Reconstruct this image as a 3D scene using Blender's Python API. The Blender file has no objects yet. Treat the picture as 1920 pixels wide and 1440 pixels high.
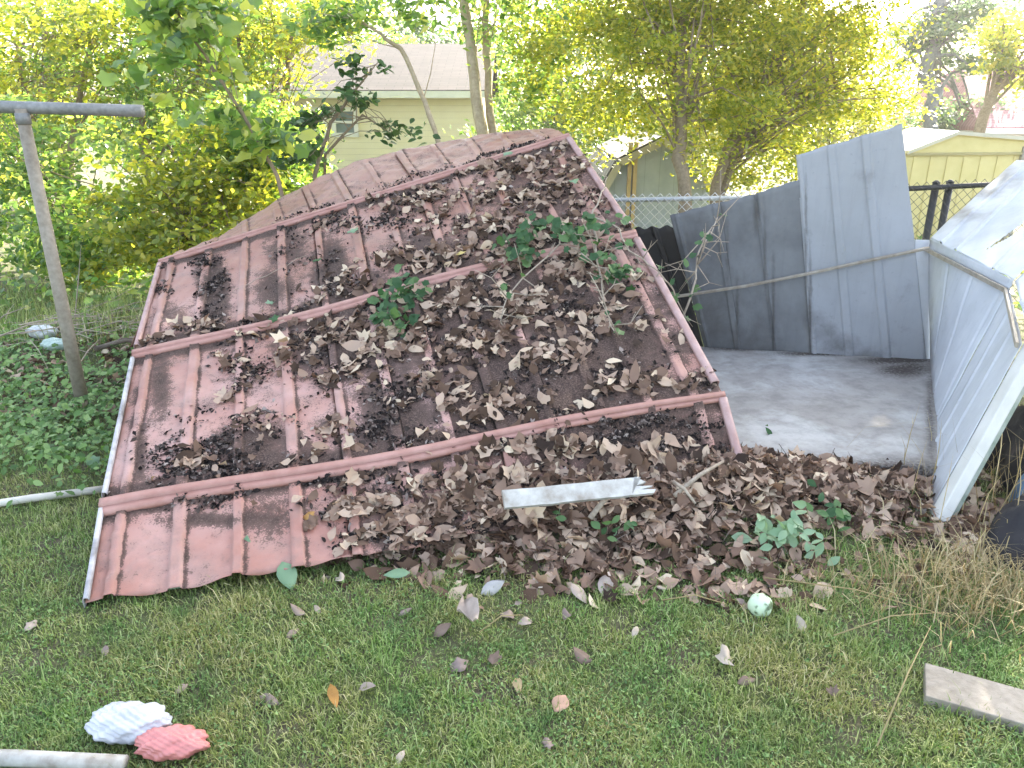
import bpy, math, random
import numpy as np
from mathutils import Vector
R = math.radians
rng = np.random.default_rng(7)
random.seed(7)
C = bpy.context.scene.collection
scn = bpy.context.scene

# ------------------------------------------------------------------ camera, sky, sun, exposure
CAM_H, PITCH, F = 1.7, R(20.3), 1442.0
SP, CP = math.sin(PITCH), math.cos(PITCH)
cd = bpy.data.cameras.new("camera"); cam = bpy.data.objects.new("camera", cd); C.objects.link(cam)
cam.location = (0, 0, CAM_H); cam.rotation_euler = (R(90) - PITCH, 0, 0)
cd.sensor_width = 36; cd.lens = 36 * F / 1920; cd.clip_start = 0.05; cd.clip_end = 2000
scn.camera = cam
SUN_AZ, SUN_EL = R(33), R(29)
world = bpy.data.worlds.new("World"); scn.world = world; world.use_nodes = True
wn = world.node_tree; bg = wn.nodes["Background"]
sky = wn.nodes.new("ShaderNodeTexSky"); sky.sky_type = 'NISHITA'; sky.sun_disc = False
sky.sun_elevation = SUN_EL; sky.sun_rotation = SUN_AZ; sky.dust_density = 3.0; sky.air_density = 1.0
hs = wn.nodes.new("ShaderNodeHueSaturation"); hs.inputs['Saturation'].default_value = 0.68
wn.links.new(sky.outputs[0], hs.inputs['Color']); wn.links.new(hs.outputs[0], bg.inputs[0])
bg.inputs[1].default_value = 0.15
sd = bpy.data.lights.new("sun", 'SUN'); sun = bpy.data.objects.new("sun", sd); C.objects.link(sun)
sd.energy = 5.0; sd.angle = R(0.6); sd.color = (1.0, 0.93, 0.80)
sdir = Vector((math.sin(SUN_AZ) * math.cos(SUN_EL), math.cos(SUN_AZ) * math.cos(SUN_EL), math.sin(SUN_EL)))
sun.rotation_euler = sdir.to_track_quat('Z', 'Y').to_euler(); sun.location = (0, 0, 20)
vs = scn.view_settings
vs.view_transform = 'Standard'; vs.look = 'None'; vs.gamma = 1; vs.exposure = 2.56

# ------------------------------------------------------------------ geometry of the view
def at(px, py, Z):
    x = (px - 960) / F; v = (py - 720) / F
    return np.array([x * Z, (CP - v * SP) * Z, CAM_H - (SP + v * CP) * Z])
def proj(P):
    P = np.asarray(P, float); d = P - np.array([0, 0, CAM_H])
    z = d[..., 1] * CP - d[..., 2] * SP; yv = -d[..., 2] * CP - d[..., 1] * SP
    z = np.maximum(z, 1e-3)
    return 960 + F * d[..., 0] / z, 720 + F * yv / z
def hashn(x, y, s=0.0):
    a = np.sin(x * 1.7 + 1.3 + s) * np.cos(y * 2.1 + .4 - s) + .5 * np.sin(x * 4.3 - y * 3.1 + s * 2) + .35 * np.cos(x * 7.9 + y * 6.7 + 2.1 + s)
    return a / 1.85
MOUND = [(.35, 2.85, .55, .22, .10), (1.0, 2.98, .5, .26, .14), (1.55, 3.12, .4, .22, .07), (.75, 3.3, .5, .3, .1), (2.55, 2.9, .4, .6, .06)]
def G(x, y):
    x = np.asarray(x, float); y = np.asarray(y, float)
    z = -0.055 * np.clip(y - 5.2, 0, 18) + .014 * hashn(x * 2.2, y * 2.2) + .05 * hashn(x * .35, y * .35, 2) * np.clip((y - 5) / 6, 0, 1)
    for (cx, cy, rx, ry, h) in MOUND:
        z = z + h * np.exp(-((x - cx) / rx) ** 2 - ((y - cy) / ry) ** 2)
    z = z + .10 * np.exp(-((x + 2.9) / 1.2) ** 2 - ((y - 5.3) / .7) ** 2)
    s = (x > 1.0) & (x < 2.75) & (y > 3.35) & (y < 5.1)
    return np.where(s, np.minimum(z, -.01), z)
def gnd(px, py, dz=0.0):
    Z = 3.0
    for _ in range(25):
        p = at(px, py, Z); g = float(G(p[0], p[1])) + dz
        Z = Z * .5 + .5 * (CAM_H - g) / max(.02, (SP + (py - 720) / F * CP))
        Z = min(Z, 60)
    return at(px, py, Z)
def on_plane(px, py, P0, n):
    d = at(px, py, 1.0) - np.array([0, 0, CAM_H]); o = np.array([0, 0, CAM_H])
    return o + d * (np.dot(P0 - o, n) / np.dot(d, n))

# ------------------------------------------------------------------ object helpers
def tag(o, label=None, cat=None, group=None, kind=None):
    if label: o['label'] = label
    if cat: o['category'] = cat
    if group: o['group'] = group
    if kind: o['kind'] = kind
    return o
def thing(name, label, cat, loc=(0, 0, 0), group=None):
    o = bpy.data.objects.new(name, None); C.objects.link(o); o.location = [float(c) for c in loc]
    o.empty_display_size = .1
    return tag(o, label, cat, group)
def mesh_np(name, V, T, mat, parent=None, smooth=False, attr=None):
    """V (n,3) world verts, T (m,k) faces of equal size; one mesh object"""
    V = np.asarray(V, np.float32); T = np.asarray(T, np.int32)
    me = bpy.data.meshes.new(name); k = T.shape[1]
    base = np.array(parent_loc(parent), np.float32)
    me.vertices.add(len(V)); me.vertices.foreach_set('co', (V - base).ravel())
    me.loops.add(T.size); me.loops.foreach_set('vertex_index', T.ravel())
    me.polygons.add(len(T)); me.polygons.foreach_set('loop_start', np.arange(0, T.size, k, dtype=np.int32))
    me.polygons.foreach_set('loop_total', np.full(len(T), k, np.int32))
    if smooth: me.polygons.foreach_set('use_smooth', np.ones(len(T), bool))
    if attr is not None:
        for an, av in attr.items():
            a = me.attributes.new(an, 'FLOAT', 'POINT'); a.data.foreach_set('value', np.asarray(av, np.float32))
    me.update(calc_edges=True)
    o = bpy.data.objects.new(name, me); C.objects.link(o)
    if mat: me.materials.append(mat)
    if parent is not None: o.parent = parent
    return o
def parent_loc(p):
    l = np.zeros(3)
    while p is not None:
        l = l + np.array(p.location); p = p.parent
    return l
class MB:
    def __init__(s): s.v = []; s.f = []
    def add(s, V, Fs):
        b = len(s.v); s.v += [tuple(map(float, p)) for p in V]; s.f += [tuple(i + b for i in f) for f in Fs]
    def box(s, c, size, ax=None):
        """ax: three unit axes (rows)"""
        c = np.array(c, float); A = np.eye(3) if ax is None else np.array(ax, float); h = np.array(size) / 2.
        V = [c + A[0] * h[0] * i + A[1] * h[1] * j + A[2] * h[2] * k for i in (-1, 1) for j in (-1, 1) for k in (-1, 1)]
        s.add(V, [(0, 1, 3, 2), (4, 6, 7, 5), (0, 4, 5, 1), (2, 3, 7, 6), (0, 2, 6, 4), (1, 5, 7, 3)])
    def bar(s, a, b, w, t, up=(0, 0, 1)):
        a = np.array(a, float); b = np.array(b, float); d = b - a; L = np.linalg.norm(d); d /= L
        u = np.array(up, float); u = u - d * np.dot(u, d); u /= np.linalg.norm(u); r = np.cross(d, u)
        s.box((a + b) / 2, (L, w, t), (d, r, u))
    def tube(s, pts, rad, n=8, cap=True):
        pts = [np.array(p, float) for p in pts]
        if np.isscalar(rad): rad = [rad] * len(pts)
        rings = []; pu = np.array([.3, .2, 1.0])
        for i, p in enumerate(pts):
            d = pts[min(i + 1, len(pts) - 1)] - pts[max(i - 1, 0)]; d = d / (np.linalg.norm(d) + 1e-9)
            u = pu - d * np.dot(pu, d)
            if np.linalg.norm(u) < 1e-3: u = np.cross(d, [1, 0, 0])
            u /= np.linalg.norm(u); pu = u; w = np.cross(d, u)
            rings.append([p + rad[i] * (math.cos(2 * math.pi * k / n) * u + math.sin(2 * math.pi * k / n) * w) for k in range(n)])
        V = [q for r in rings for q in r]; Fs = []
        for i in range(len(pts) - 1):
            for k in range(n):
                Fs.append((i * n + k, i * n + (k + 1) % n, (i + 1) * n + (k + 1) % n, (i + 1) * n + k))
        if cap: Fs.append(tuple(range(n))[::-1]); Fs.append(tuple((len(pts) - 1) * n + k for k in range(n)))
        s.add(V, Fs)
    def prism(s, poly, d):
        """poly list of 3d points, extruded by vector d"""
        n = len(poly); d = np.array(d, float)
        V = [np.array(p, float) for p in poly] + [np.array(p, float) + d for p in poly]
        s.add(V, [tuple(range(n)), tuple(range(2 * n - 1, n - 1, -1))] + [(i, i + n, (i + 1) % n + n, (i + 1) % n) for i in range(n)])
    def build(s, name, mat, parent=None, smooth=False, bevel=0):
        me = bpy.data.meshes.new(name); b = parent_loc(parent)
        me.from_pydata([tuple(np.array(p) - b) for p in s.v], [], s.f); me.update()
        import bmesh
        bm = bmesh.new(); bm.from_mesh(me); bmesh.ops.recalc_face_normals(bm, faces=bm.faces); bm.to_mesh(me); bm.free()
        if smooth:
            for p in me.polygons: p.use_smooth = True
        o = bpy.data.objects.new(name, me); C.objects.link(o); me.materials.append(mat)
        if parent is not None: o.parent = parent
        if bevel:
            m = o.modifiers.new('bevel', 'BEVEL'); m.width = bevel; m.segments = 2; m.limit_method = 'ANGLE'
        return o
def grid_faces(nu, nv):
    i = np.arange(nu - 1)[:, None]; j = np.arange(nv - 1)[None, :]
    a = i * nv + j
    return np.stack([a, a + nv, a + nv + 1, a + 1], -1).reshape(-1, 4)
def solid(o, t, off=0):
    m = o.modifiers.new('thickness', 'SOLIDIFY'); m.thickness = t; m.offset = off; return o
def unit(v): v = np.asarray(v, float); return v / (np.linalg.norm(v, axis=-1, keepdims=True) + 1e-9)

# ------------------------------------------------------------------ materials
class NT:
    def __init__(s, name):
        s.m = bpy.data.materials.new(name); s.m.use_nodes = True; s.t = s.m.node_tree
        s.b = s.t.nodes['Principled BSDF']; s.out = s.t.nodes['Material Output']
    def n(s, typ, **kw):
        nd = s.t.nodes.new(typ)
        for k, v in kw.items():
            if k in nd.inputs: nd.inputs[k].default_value = v
            else: setattr(nd, k, v)
        return nd
    def l(s, a, b): s.t.links.new(a, b)
    def coord(s):
        return s.n('ShaderNodeTexCoord').outputs['Object']
    def noise(s, scale, detail=4, rough=.6, vec=None, dist=0.0):
        nd = s.n('ShaderNodeTexNoise'); nd.inputs['Scale'].default_value = scale; nd.inputs['Detail'].default_value = detail
        nd.inputs['Roughness'].default_value = rough; nd.inputs['Distortion'].default_value = dist
        s.l(vec if vec is not None else s.coord(), nd.inputs['Vector']); return nd.outputs['Fac']
    def ramp(s, fac, stops, interp='LINEAR'):
        r = s.n('ShaderNodeValToRGB'); e = r.color_ramp; e.interpolation = interp
        while len(e.elements) < len(stops): e.elements.new(.5)
        for el, (p, c) in zip(e.elements, stops):
            el.position = p; el.color = (c, c, c, 1) if np.isscalar(c) else (*c, 1)
        s.l(fac, r.inputs['Fac']); return r.outputs['Color']
    def mix(s, fac, a, b, mode='MIX'):
        m = s.n('ShaderNodeMix'); m.data_type = 'RGBA'; m.blend_type = mode
        for sock, val in ((m.inputs[0], fac), (m.inputs[6], a), (m.inputs[7], b)):
            if hasattr(val, 'is_output'): s.l(val, sock)
            elif sock == m.inputs[0]: sock.default_value = val
            else: sock.default_value = (*val, 1)
        return m.outputs[2]
    def math(s, op, a, b=None):
        m = s.n('ShaderNodeMath'); m.operation = op
        for i, v in enumerate((a, b)):
            if v is None: continue
            if hasattr(v, 'is_output'): s.l(v, m.inputs[i])
            else: m.inputs[i].default_value = v
        return m.outputs[0]
    def bump(s, h, strength=.3, dist=.01):
        b = s.n('ShaderNodeBump'); b.inputs['Strength'].default_value = strength; b.inputs['Distance'].default_value = dist
        s.l(h, b.inputs['Height']); s.l(b.outputs[0], s.b.inputs['Normal'])
    def attr(s, name):
        a = s.n('ShaderNodeAttribute'); a.attribute_name = name; return a.outputs['Fac']
    def rnd(s): return s.n('ShaderNodeNewGeometry').outputs['Random Per Island']
    def rough(s, v): s.b.inputs['Roughness'].default_value = v; return s
    def col(s, c): s.l(c, s.b.inputs['Base Color'])
def simple(name, c1, c2, scale=20, rough=.8, bump=.2, dist=.004, metallic=0.0, detail=5):
    t = NT(name); nz = t.noise(scale, detail); nz2 = t.noise(scale * .13, 3)
    f = t.math('ADD', t.math('MULTIPLY', nz, .6), t.math('MULTIPLY', nz2, .4))
    t.col(t.ramp(f, [(.36, c1), (.64, c2)])); t.rough(rough); t.b.inputs['Metallic'].default_value = metallic
    if bump: t.bump(nz, bump, dist)
    return t.m
def leafmat(name, stops, trans, tfac=.5, rough=.5, spec=.35):
    """leaf colour per leaf, with light passing through the blade"""
    t = NT(name); r = t.rnd(); c = t.ramp(r, stops); t.col(c); t.rough(rough); t.b.inputs['Specular IOR Level'].default_value = spec
    tr = t.n('ShaderNodeBsdfTranslucent'); t.l(t.mix(1.0, c, trans, 'MULTIPLY'), tr.inputs['Color'])
    mx = t.n('ShaderNodeMixShader'); mx.inputs[0].default_value = tfac
    t.l(t.b.outputs[0], mx.inputs[1]); t.l(tr.outputs[0], mx.inputs[2]); t.l(mx.outputs[0], t.out.inputs['Surface'])
    return t.m

# ------------------------------------------------------------------ leaf templates and placing
def tri_grid(nu, nv):
    q = grid_faces(nu, nv); return np.concatenate([q[:, [0, 1, 2]], q[:, [0, 2, 3]]])
def leaf_oval(curl, fold, twist, w=.3, n=5, wav=0.0):
    t = np.linspace(0, 1, n); hw = w * np.sin(np.pi * np.clip(t, .02, .985) ** .85) ** .9
    hw[0] = .01; hw[-1] = .008
    V = []
    for i, ti in enumerate(t):
        a = curl * (ti - .3); y = ti - .5; z = .5 * curl * (ti - .4) ** 2
        for sx in (-1, 0, 1):
            ww = wav * math.sin(ti * 9 + sx * 2)
            x = sx * hw[i] * math.cos(fold); zz = z + abs(sx) * hw[i] * math.sin(fold) + sx * hw[i] * twist * (ti - .5) + abs(sx) * ww
            V.append((x, y, zz))
    V = np.array(V); T = tri_grid(n, 3)
    return V, T
def leaf_lobed(curl, cup, seed, lobes=5):
    r_ = np.random.default_rng(seed); V = [(0, -.05, 0)]; k = lobes * 2 + 1
    angs = np.linspace(-2.35, 2.35, k)
    for i, a in enumerate(angs):
        rad = (.50 - .05 * abs(i - k // 2) / 2.5) if i % 2 == 1 else .37
        if i in (0, k - 1): rad = .2
        rad *= r_.uniform(.8, 1.18)
        x = math.sin(a) * rad; y = math.cos(a) * rad - .05
        V.append((x, y, curl * y * y * 1.1 + cup * x * x * 1.6 + r_.normal(0, .06)))
    V.append((0, -.32, .02)); n = k + 2
    T = [(0, i + 1, i) for i in range(1, k)] + [(0, 1, k + 1), (0, k + 1, k)]
    return np.array(V), np.array(T)
def leaf_flat(fold=.25):
    V = np.array([(0, -.5, 0), (.27, -.08, .27 * fold), (0, .5, -.08), (-.27, -.08, .27 * fold)]); return V, np.array([(0, 1, 2), (0, 2, 3)])
def frames(nrm, r_, spin=None):
    n = unit(nrm); k = len(n); a = unit(r_.normal(size=(k, 3))); u = unit(a - n * (a * n).sum(-1, keepdims=True)); w = np.cross(n, u)
    return np.stack([u, w, n], 1)          # rows: local x,y,z in world
def scatter(templates, P, N, size, r_, A=None):
    """merge leaves: returns verts and triangles"""
    P = np.asarray(P); k = len(P); A = frames(N, r_) if A is None else A
    which = r_.integers(0, len(templates), k); Vs = []; Ts = []; off = 0
    for ti, (V, T) in enumerate(templates):
        m = np.where(which == ti)[0]
        if not len(m): continue
        W = np.einsum('vj,kjc->kvc', V, A[m]) * np.asarray(size)[m][:, None, None] + P[m][:, None, :]
        Vs.append(W.reshape(-1, 3)); Ts.append((T[None] + (np.arange(len(m)) * len(V))[:, None, None]).reshape(-1, 3) + off); off += len(m) * len(V)
    return np.concatenate(Vs), np.concatenate(Ts)
DRY = [leaf_oval(random.uniform(-1.4, 1.8), random.uniform(-.3, .9), random.uniform(-1.2, 1.2), random.uniform(.18, .36), 6, random.uniform(0, .08)) for _ in range(20)] + \
      [leaf_lobed(random.uniform(-1.2, 1.8), random.uniform(-1.0, 2.2), i) for i in range(9)]
FRESH = [leaf_oval(random.uniform(-.5, .3), random.uniform(.05, .35), random.uniform(-.2, .2), random.uniform(.26, .34), 5) for _ in range(6)]
MAPLE = [leaf_lobed(random.uniform(-.5, .1), random.uniform(-.3, .3), 100 + i) for i in range(6)]
FLAT = [leaf_flat(random.uniform(-.1, .5)) for _ in range(4)]

M = {}
M['leaf_yellow'] = leafmat('yellow_green_leaf', [(0, (.11, .16, .02)), (.5, (.24, .28, .035)), (.85, (.38, .37, .05)), (1, (.48, .42, .07))], (2.2, 2.1, 1.2), .58, .32, .8)
M['leaf_green'] = leafmat('mid_green_leaf', [(0, (.06, .13, .035)), (.5, (.14, .24, .055)), (.85, (.27, .35, .08)), (1, (.42, .42, .12))], (2.3, 2.2, 1.3), .56, .3, .9)
M['leaf_dark'] = leafmat('dark_green_leaf', [(0, (.03, .07, .02)), (.6, (.05, .11, .03)), (1, (.10, .18, .05))], (1.3, 1.4, .6), .3)
M['leaf_grey'] = leafmat('blue_green_leaf', [(0, (.06, .11, .06)), (.6, (.10, .17, .09)), (1, (.17, .24, .11))], (2.2, 2.2, 1.4), .55, .32, .7)
M['ivy'] = leafmat('ivy_leaf', [(0, (.03, .085, .03)), (.5, (.05, .13, .045)), (1, (.13, .22, .08))], (1.2, 1.4, .7), .3)
M['clover'] = leafmat('ground_cover_leaf', [(0, (.07, .14, .04)), (.5, (.14, .25, .07)), (1, (.30, .42, .16))], (1.2, 1.4, .7), .3)
M['palegreen'] = leafmat('pale_green_leaf', [(0, (.20, .33, .19)), (1, (.30, .42, .26))], (1.2, 1.3, .8), .3)
M['dry'] = leafmat('dry_leaf', [(0, (.035, .022, .016)), (.2, (.11, .066, .042)), (.42, (.22, .14, .10)), (.62, (.33, .225, .162)), (.82, (.46, .34, .255)), (.94, (.58, .45, .32)), (1, (.70, .58, .42))], (1.2, 1.0, .8), .15, .75, .2)
M['crumb'] = leafmat('leaf_mould', [(0, (.012, .010, .010)), (.5, (.03, .023, .021)), (.78, (.09, .068, .058)), (.92, (.2, .16, .14)), (1, (.36, .30, .26))], (1, 1, 1), .05, .9, .1)
M['straw'] = leafmat('dry_straw', [(0, (.22, .16, .07)), (.6, (.42, .34, .17)), (1, (.58, .50, .30))], (1.2, 1.1, .8), .3, .6)
M['bark_light'] = simple('pale_bark', (.30, .23, .14), (.48, .38, .25), 30, .9, .6, .01)
M['bark'] = simple('brown_bark', (.17, .125, .075), (.30, .23, .15), 30, .9, .6, .01)
M['twig'] = simple('dry_twig', (.24, .19, .14), (.42, .35, .27), 60, .85, .3)
def grassmat():
    t = NT('lawn_blade'); big = t.noise(1.6, 3, .6); mid = t.noise(7, 3)
    f = t.math('ADD', t.math('MULTIPLY', big, .65), t.math('MULTIPLY', mid, .35))
    r = t.rnd()
    green = t.ramp(r, [(0, (.06, .14, .025)), (.5, (.20, .33, .07)), (1, (.44, .54, .22))])
    straw = t.ramp(r, [(0, (.16, .20, .04)), (.5, (.33, .35, .11)), (.85, (.48, .44, .20)), (1, (.64, .58, .34))])
    msk = t.ramp(f, [(.41, 0.0), (.59, 1.0)])
    c = t.mix(msk, green, straw); c = t.mix(t.ramp(t.noise(4.5, 4, .6), [(.5, 0.0), (.68, .75)]), c, t.ramp(r, [(0, (.045, .12, .03)), (1, (.16, .30, .09))])); t.col(c); t.rough(.6); t.b.inputs['Specular IOR Level'].default_value = .25
    tr = t.n('ShaderNodeBsdfTranslucent'); t.l(c, tr.inputs['Color'])
    mx = t.n('ShaderNodeMixShader'); mx.inputs[0].default_value = .3
    t.l(t.b.outputs[0], mx.inputs[1]); t.l(tr.outputs[0], mx.inputs[2]); t.l(mx.outputs[0], t.out.inputs['Surface'])
    return t.m
M['grass'] = grassmat()
def groundmat():
    t = NT('soil_and_moss'); a = t.noise(3, 4); b = t.noise(40, 5, .7)
    c1 = t.ramp(b, [(.3, (.06, .05, .03)), (.6, (.13, .11, .065))]); c2 = t.ramp(b, [(.3, (.055, .075, .022)), (.65, (.12, .14, .045))])
    t.col(t.mix(t.ramp(a, [(.4, 0.0), (.6, 1.0)]), c1, c2)); t.rough(.95); t.bump(b, .8, .03); return t.m
M['ground'] = groundmat()

# ------------------------------------------------------------------ ground, slab
def build_ground():
    def axis(lo, hi, fine, far):
        core = np.arange(lo, hi, fine); g = []; s = fine; p = core[-1]
        while p < far: s *= 1.35; p += s; g.append(p)
        h = []; s = fine; p = core[0]
        while p > -far: s *= 1.35; p -= s; h.append(p)
        return np.array(h[::-1] + list(core) + g)
    xs = axis(-5, 5, .05, 400); ys = axis(.5, 8, .05, 400)
    X, Y = np.meshgrid(xs, ys, indexing='ij'); Zz = G(X, Y)
    o = mesh_np('ground', np.stack([X, Y, Zz], -1).reshape(-1, 3), grid_faces(len(xs), len(ys)), M['ground'], smooth=True)
    tag(o, kind='structure')
build_ground()
WA, WB = np.array([1.32, 5.04, 0.]), np.array([2.73, 4.77, 0.])          # foot of the back wall
WD = unit(WB - WA); WN = np.array([WD[1], -WD[0], 0.]);  WN = WN if WN[1] < 0 else -WN
def slabmat():
    t = NT('weathered_concrete'); a = t.noise(2.2, 6, .65, dist=.4); b = t.noise(60, 5, .7); c = t.noise(9, 5, .7)
    base = t.ramp(a, [(.32, (.29, .27, .245)), (.5, (.36, .34, .315)), (.62, (.47, .46, .435))])
    st = t.ramp(c, [(.35, .75), (.55, 1.0)])
    base = t.mix(1.0, base, st, 'MULTIPLY')
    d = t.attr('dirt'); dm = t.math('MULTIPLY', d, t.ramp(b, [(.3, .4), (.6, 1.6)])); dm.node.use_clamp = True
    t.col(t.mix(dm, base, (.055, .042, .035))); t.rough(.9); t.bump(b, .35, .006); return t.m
def build_slab():
    nu, nv = 90, 90
    a0 = np.array([.75, 5.12]); a1 = np.array([2.76, 4.74]); b0 = np.array([.55, 3.25]); b1 = np.array([2.0, 3.18])
    U, Vv = np.meshgrid(np.linspace(0, 1, nu), np.linspace(0, 1, nv), indexing='ij')
    top = a0 + (a1 - a0) * U[..., None]; bot = b0 + (b1 - b0) * U[..., None]
    P = top + (bot - top) * Vv[..., None]; z = .035 + .003 * hashn(P[..., 0] * 6, P[..., 1] * 6)
    px, py = proj(np.concatenate([P, z[..., None]], -1))
    d = np.zeros_like(px)
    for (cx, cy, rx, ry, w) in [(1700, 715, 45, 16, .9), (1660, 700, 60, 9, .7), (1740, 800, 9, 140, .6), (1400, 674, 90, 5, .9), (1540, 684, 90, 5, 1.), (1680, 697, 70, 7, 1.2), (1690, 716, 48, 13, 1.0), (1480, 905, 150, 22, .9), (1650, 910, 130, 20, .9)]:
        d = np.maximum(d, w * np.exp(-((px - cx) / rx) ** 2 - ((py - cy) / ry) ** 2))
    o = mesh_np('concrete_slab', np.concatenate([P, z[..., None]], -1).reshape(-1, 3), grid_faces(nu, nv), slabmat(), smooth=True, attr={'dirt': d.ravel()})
    m = solid(o, .08, 0); o.modifiers[0].offset = -1
    tag(o, kind='structure')
build_slab()

# ------------------------------------------------------------------ the fallen roof
ROWS = [
    [(160, 1131, 2.72), (1400, 892, 3.35)],
    [(192, 957, 3.05), (1357, 738, 3.50)],
    [(252, 668, 4.05), (1191, 432, 4.40)],
    [(300, 492, 4.90), (1066, 254, 5.30)],
]
R4 = [(0, 320, 480, 5.35), (.12, 408, 447, 5.5), (.27, 505, 383, 5.65), (.34, 555, 357, 5.75), (.43, 613, 327, 5.8), (.51, 665, 303, 5.85), (.62, 750, 283, 5.85), (.75, 847, 263, 5.85), (.82, 903, 252, 5.8), (1.0, 1032, 240, 5.75)]
RIBS = [.03 + .0835 * k for k in range(12)]
RW = 2.68
def row_curve(k, u):
    u = np.asarray(u, float)
    if k < 4:
        a, b = at(*ROWS[k][0]), at(*ROWS[k][1]); P = a + (b - a) * u[..., None]
        if k == 0: P = P + np.stack([0 * u, -.03 * np.sin(u * 3.1) , -.012 * np.sin(u * 3.1) + .010 * np.sin(u * 37) * (np.abs(np.sin(u * 11)))], -1)
        if k in (1, 2): P = P + np.stack([0 * u, 0 * u, .012 * np.sin(u * 9 + k)], -1)
        return P
    us = np.array([r[0] for r in R4]); pts = np.array([at(*r[1:]) for r in R4])
    P = np.stack([np.interp(u, us, pts[:, c]) for c in range(3)], -1)
    if k == 5: P = P + np.array([.05, .45, -.55])
    return P
def rib_h(u):
    h = np.zeros_like(u)
    for i, r in enumerate(RIBS):
        d = np.abs(u - r) * RW; w = .021 if i % 2 else .015
        h = np.maximum(h, np.clip((w + .005 - d) / .005, 0, 1))
    return h
def surf0(u, v):
    u = np.asarray(u, float); v = np.asarray(v, float); P = np.zeros(u.shape + (3,))
    for k in range(5):
        m = (v >= k) & (v <= k + 1) if k == 4 else (v >= k) & (v < k + 1)
        if not m.any(): continue
        a, b = row_curve(k, u[m]), row_curve(k + 1, u[m]); t = (v[m] - k)[..., None]
        P[m] = a + (b - a) * t
    return P
def surf_n(u, v):
    e = 1e-3; v0 = np.clip(v, .0, 4.99)
    du = surf0(np.clip(u + e, 0, 1.002), v0) - surf0(u - e, v0); dv = surf0(u, np.clip(v0 + e, 0, 4.995)) - surf0(u, np.clip(v0 - e, 0, 5))
    n = unit(np.cross(du, dv)); return np.where(n[..., 2:] < 0, -n, n), unit(du), unit(dv)
def dent(u, v):
    return .010 * hashn(u * 14, v * 5, .7) + .006 * hashn(u * 33, v * 13, 1.9)
def surf(u, v, extra=0.0):
    n, _, _ = surf_n(u, v); fade = np.clip((v + .05) * 4, 0, 1)
    return surf0(u, v) + n * (dent(u, v) * fade + .014 * rib_h(u) * np.clip((3.99 - v) * 6, 0, 1) + extra)[..., None], n
LITTER = [(1000, 480, 150, 80, 1.), (900, 600, 230, 80, 1.), (1000, 370, 100, 80, .8), (950, 310, 80, 30, .8), (760, 650, 190, 70, .85), (570, 640, 80, 40, .5), (450, 700, 45, 80, .35),
          (800, 380, 60, 40, .5), (735, 380, 50, 30, .45), (640, 425, 45, 30, .3), (600, 520, 45, 60, .2), (690, 535, 90, 26, .6), (830, 495, 90, 30, .9), (370, 870, 60, 36, .35), (475, 805, 50, 50, .5),
          (910, 770, 130, 50, .8), (1000, 830, 100, 40, .5), (1150, 735, 80, 22, .8), (1260, 715, 90, 16, .8), (1310, 706, 40, 16, .8), (430, 618, 80, 9, .9), (320, 640, 50, 9, .5), (570, 585, 70, 10, .6),
          (1200, 875, 160, 34, .7), (900, 955, 210, 45, 1.), (740, 975, 90, 60, .8), (1080, 570, 70, 50, .8), (620, 790, 60, 70, .3), (1060, 285, 35, 25, .6), (1090, 370, 50, 40, .4), (1130, 430, 50, 30, .8), (560, 830, 40, 50, .3), (1040, 960, 200, 70, 1.)]
CRUMB = LITTER + [(400, 560, 22, 60, .9), (378, 500, 18, 26, .9), (316, 505, 12, 10, .9), (305, 545, 14, 10, .9), (420, 520, 14, 16, .9), (390, 865, 75, 48, 2.4), (330, 850, 40, 24, 1.2), (740, 785, 50, 65, 1.6), (460, 690, 40, 60, .9), (590, 650, 60, 40, .9), (745, 395, 40, 45, .9), (640, 415, 60, 25, .7), (815, 370, 40, 40, .8), (540, 450, 22, 60, .5),
                  (560, 375, 12, 6, 1.2), (1060, 720, 140, 80, .8), (1190, 830, 120, 45, .9), (1130, 630, 60, 80, .5), (560, 870, 60, 20, .6), (650, 900, 120, 12, .6), (1010, 275, 60, 14, .8), (860, 320, 40, 14, .7), (620, 520, 18, 40, .7), (470, 850, 40, 40, .5)]
DIRT = [(a, b, c, d, e * .62) for (a, b, c, d, e) in LITTER] + [(1110, 640, 110, 100, 1.3), (1010, 740, 150, 90, 1.4), (1190, 825, 130, 50, 1.3), (740, 785, 55, 70, 1.), (470, 860, 60, 60, .9), (560, 870, 60, 40, .7), (620, 515, 26, 50, 1.1), (520, 540, 30, 40, .7), (400, 560, 22, 65, 1.2),
                 (300, 720, 18, 60, .6), (260, 830, 14, 90, .6), (490, 970, 60, 30, .5), (660, 660, 120, 50, .8), (800, 590, 100, 40, .9), (800, 480, 60, 40, .7), (950, 560, 200, 40, 1.1), (540, 470, 40, 50, .5), (330, 590, 40, 25, .45), (1200, 590, 40, 50, .4), (1250, 660, 50, 40, .6), (400, 975, 120, 12, .6)]
def blob(B, px, py):
    d = np.zeros_like(px)
    for (cx, cy, rx, ry, w) in B: d = np.maximum(d, w * np.exp(-.7 * (((px - cx) / rx) ** 2 + ((py - cy) / ry) ** 2)))
    return d
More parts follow.
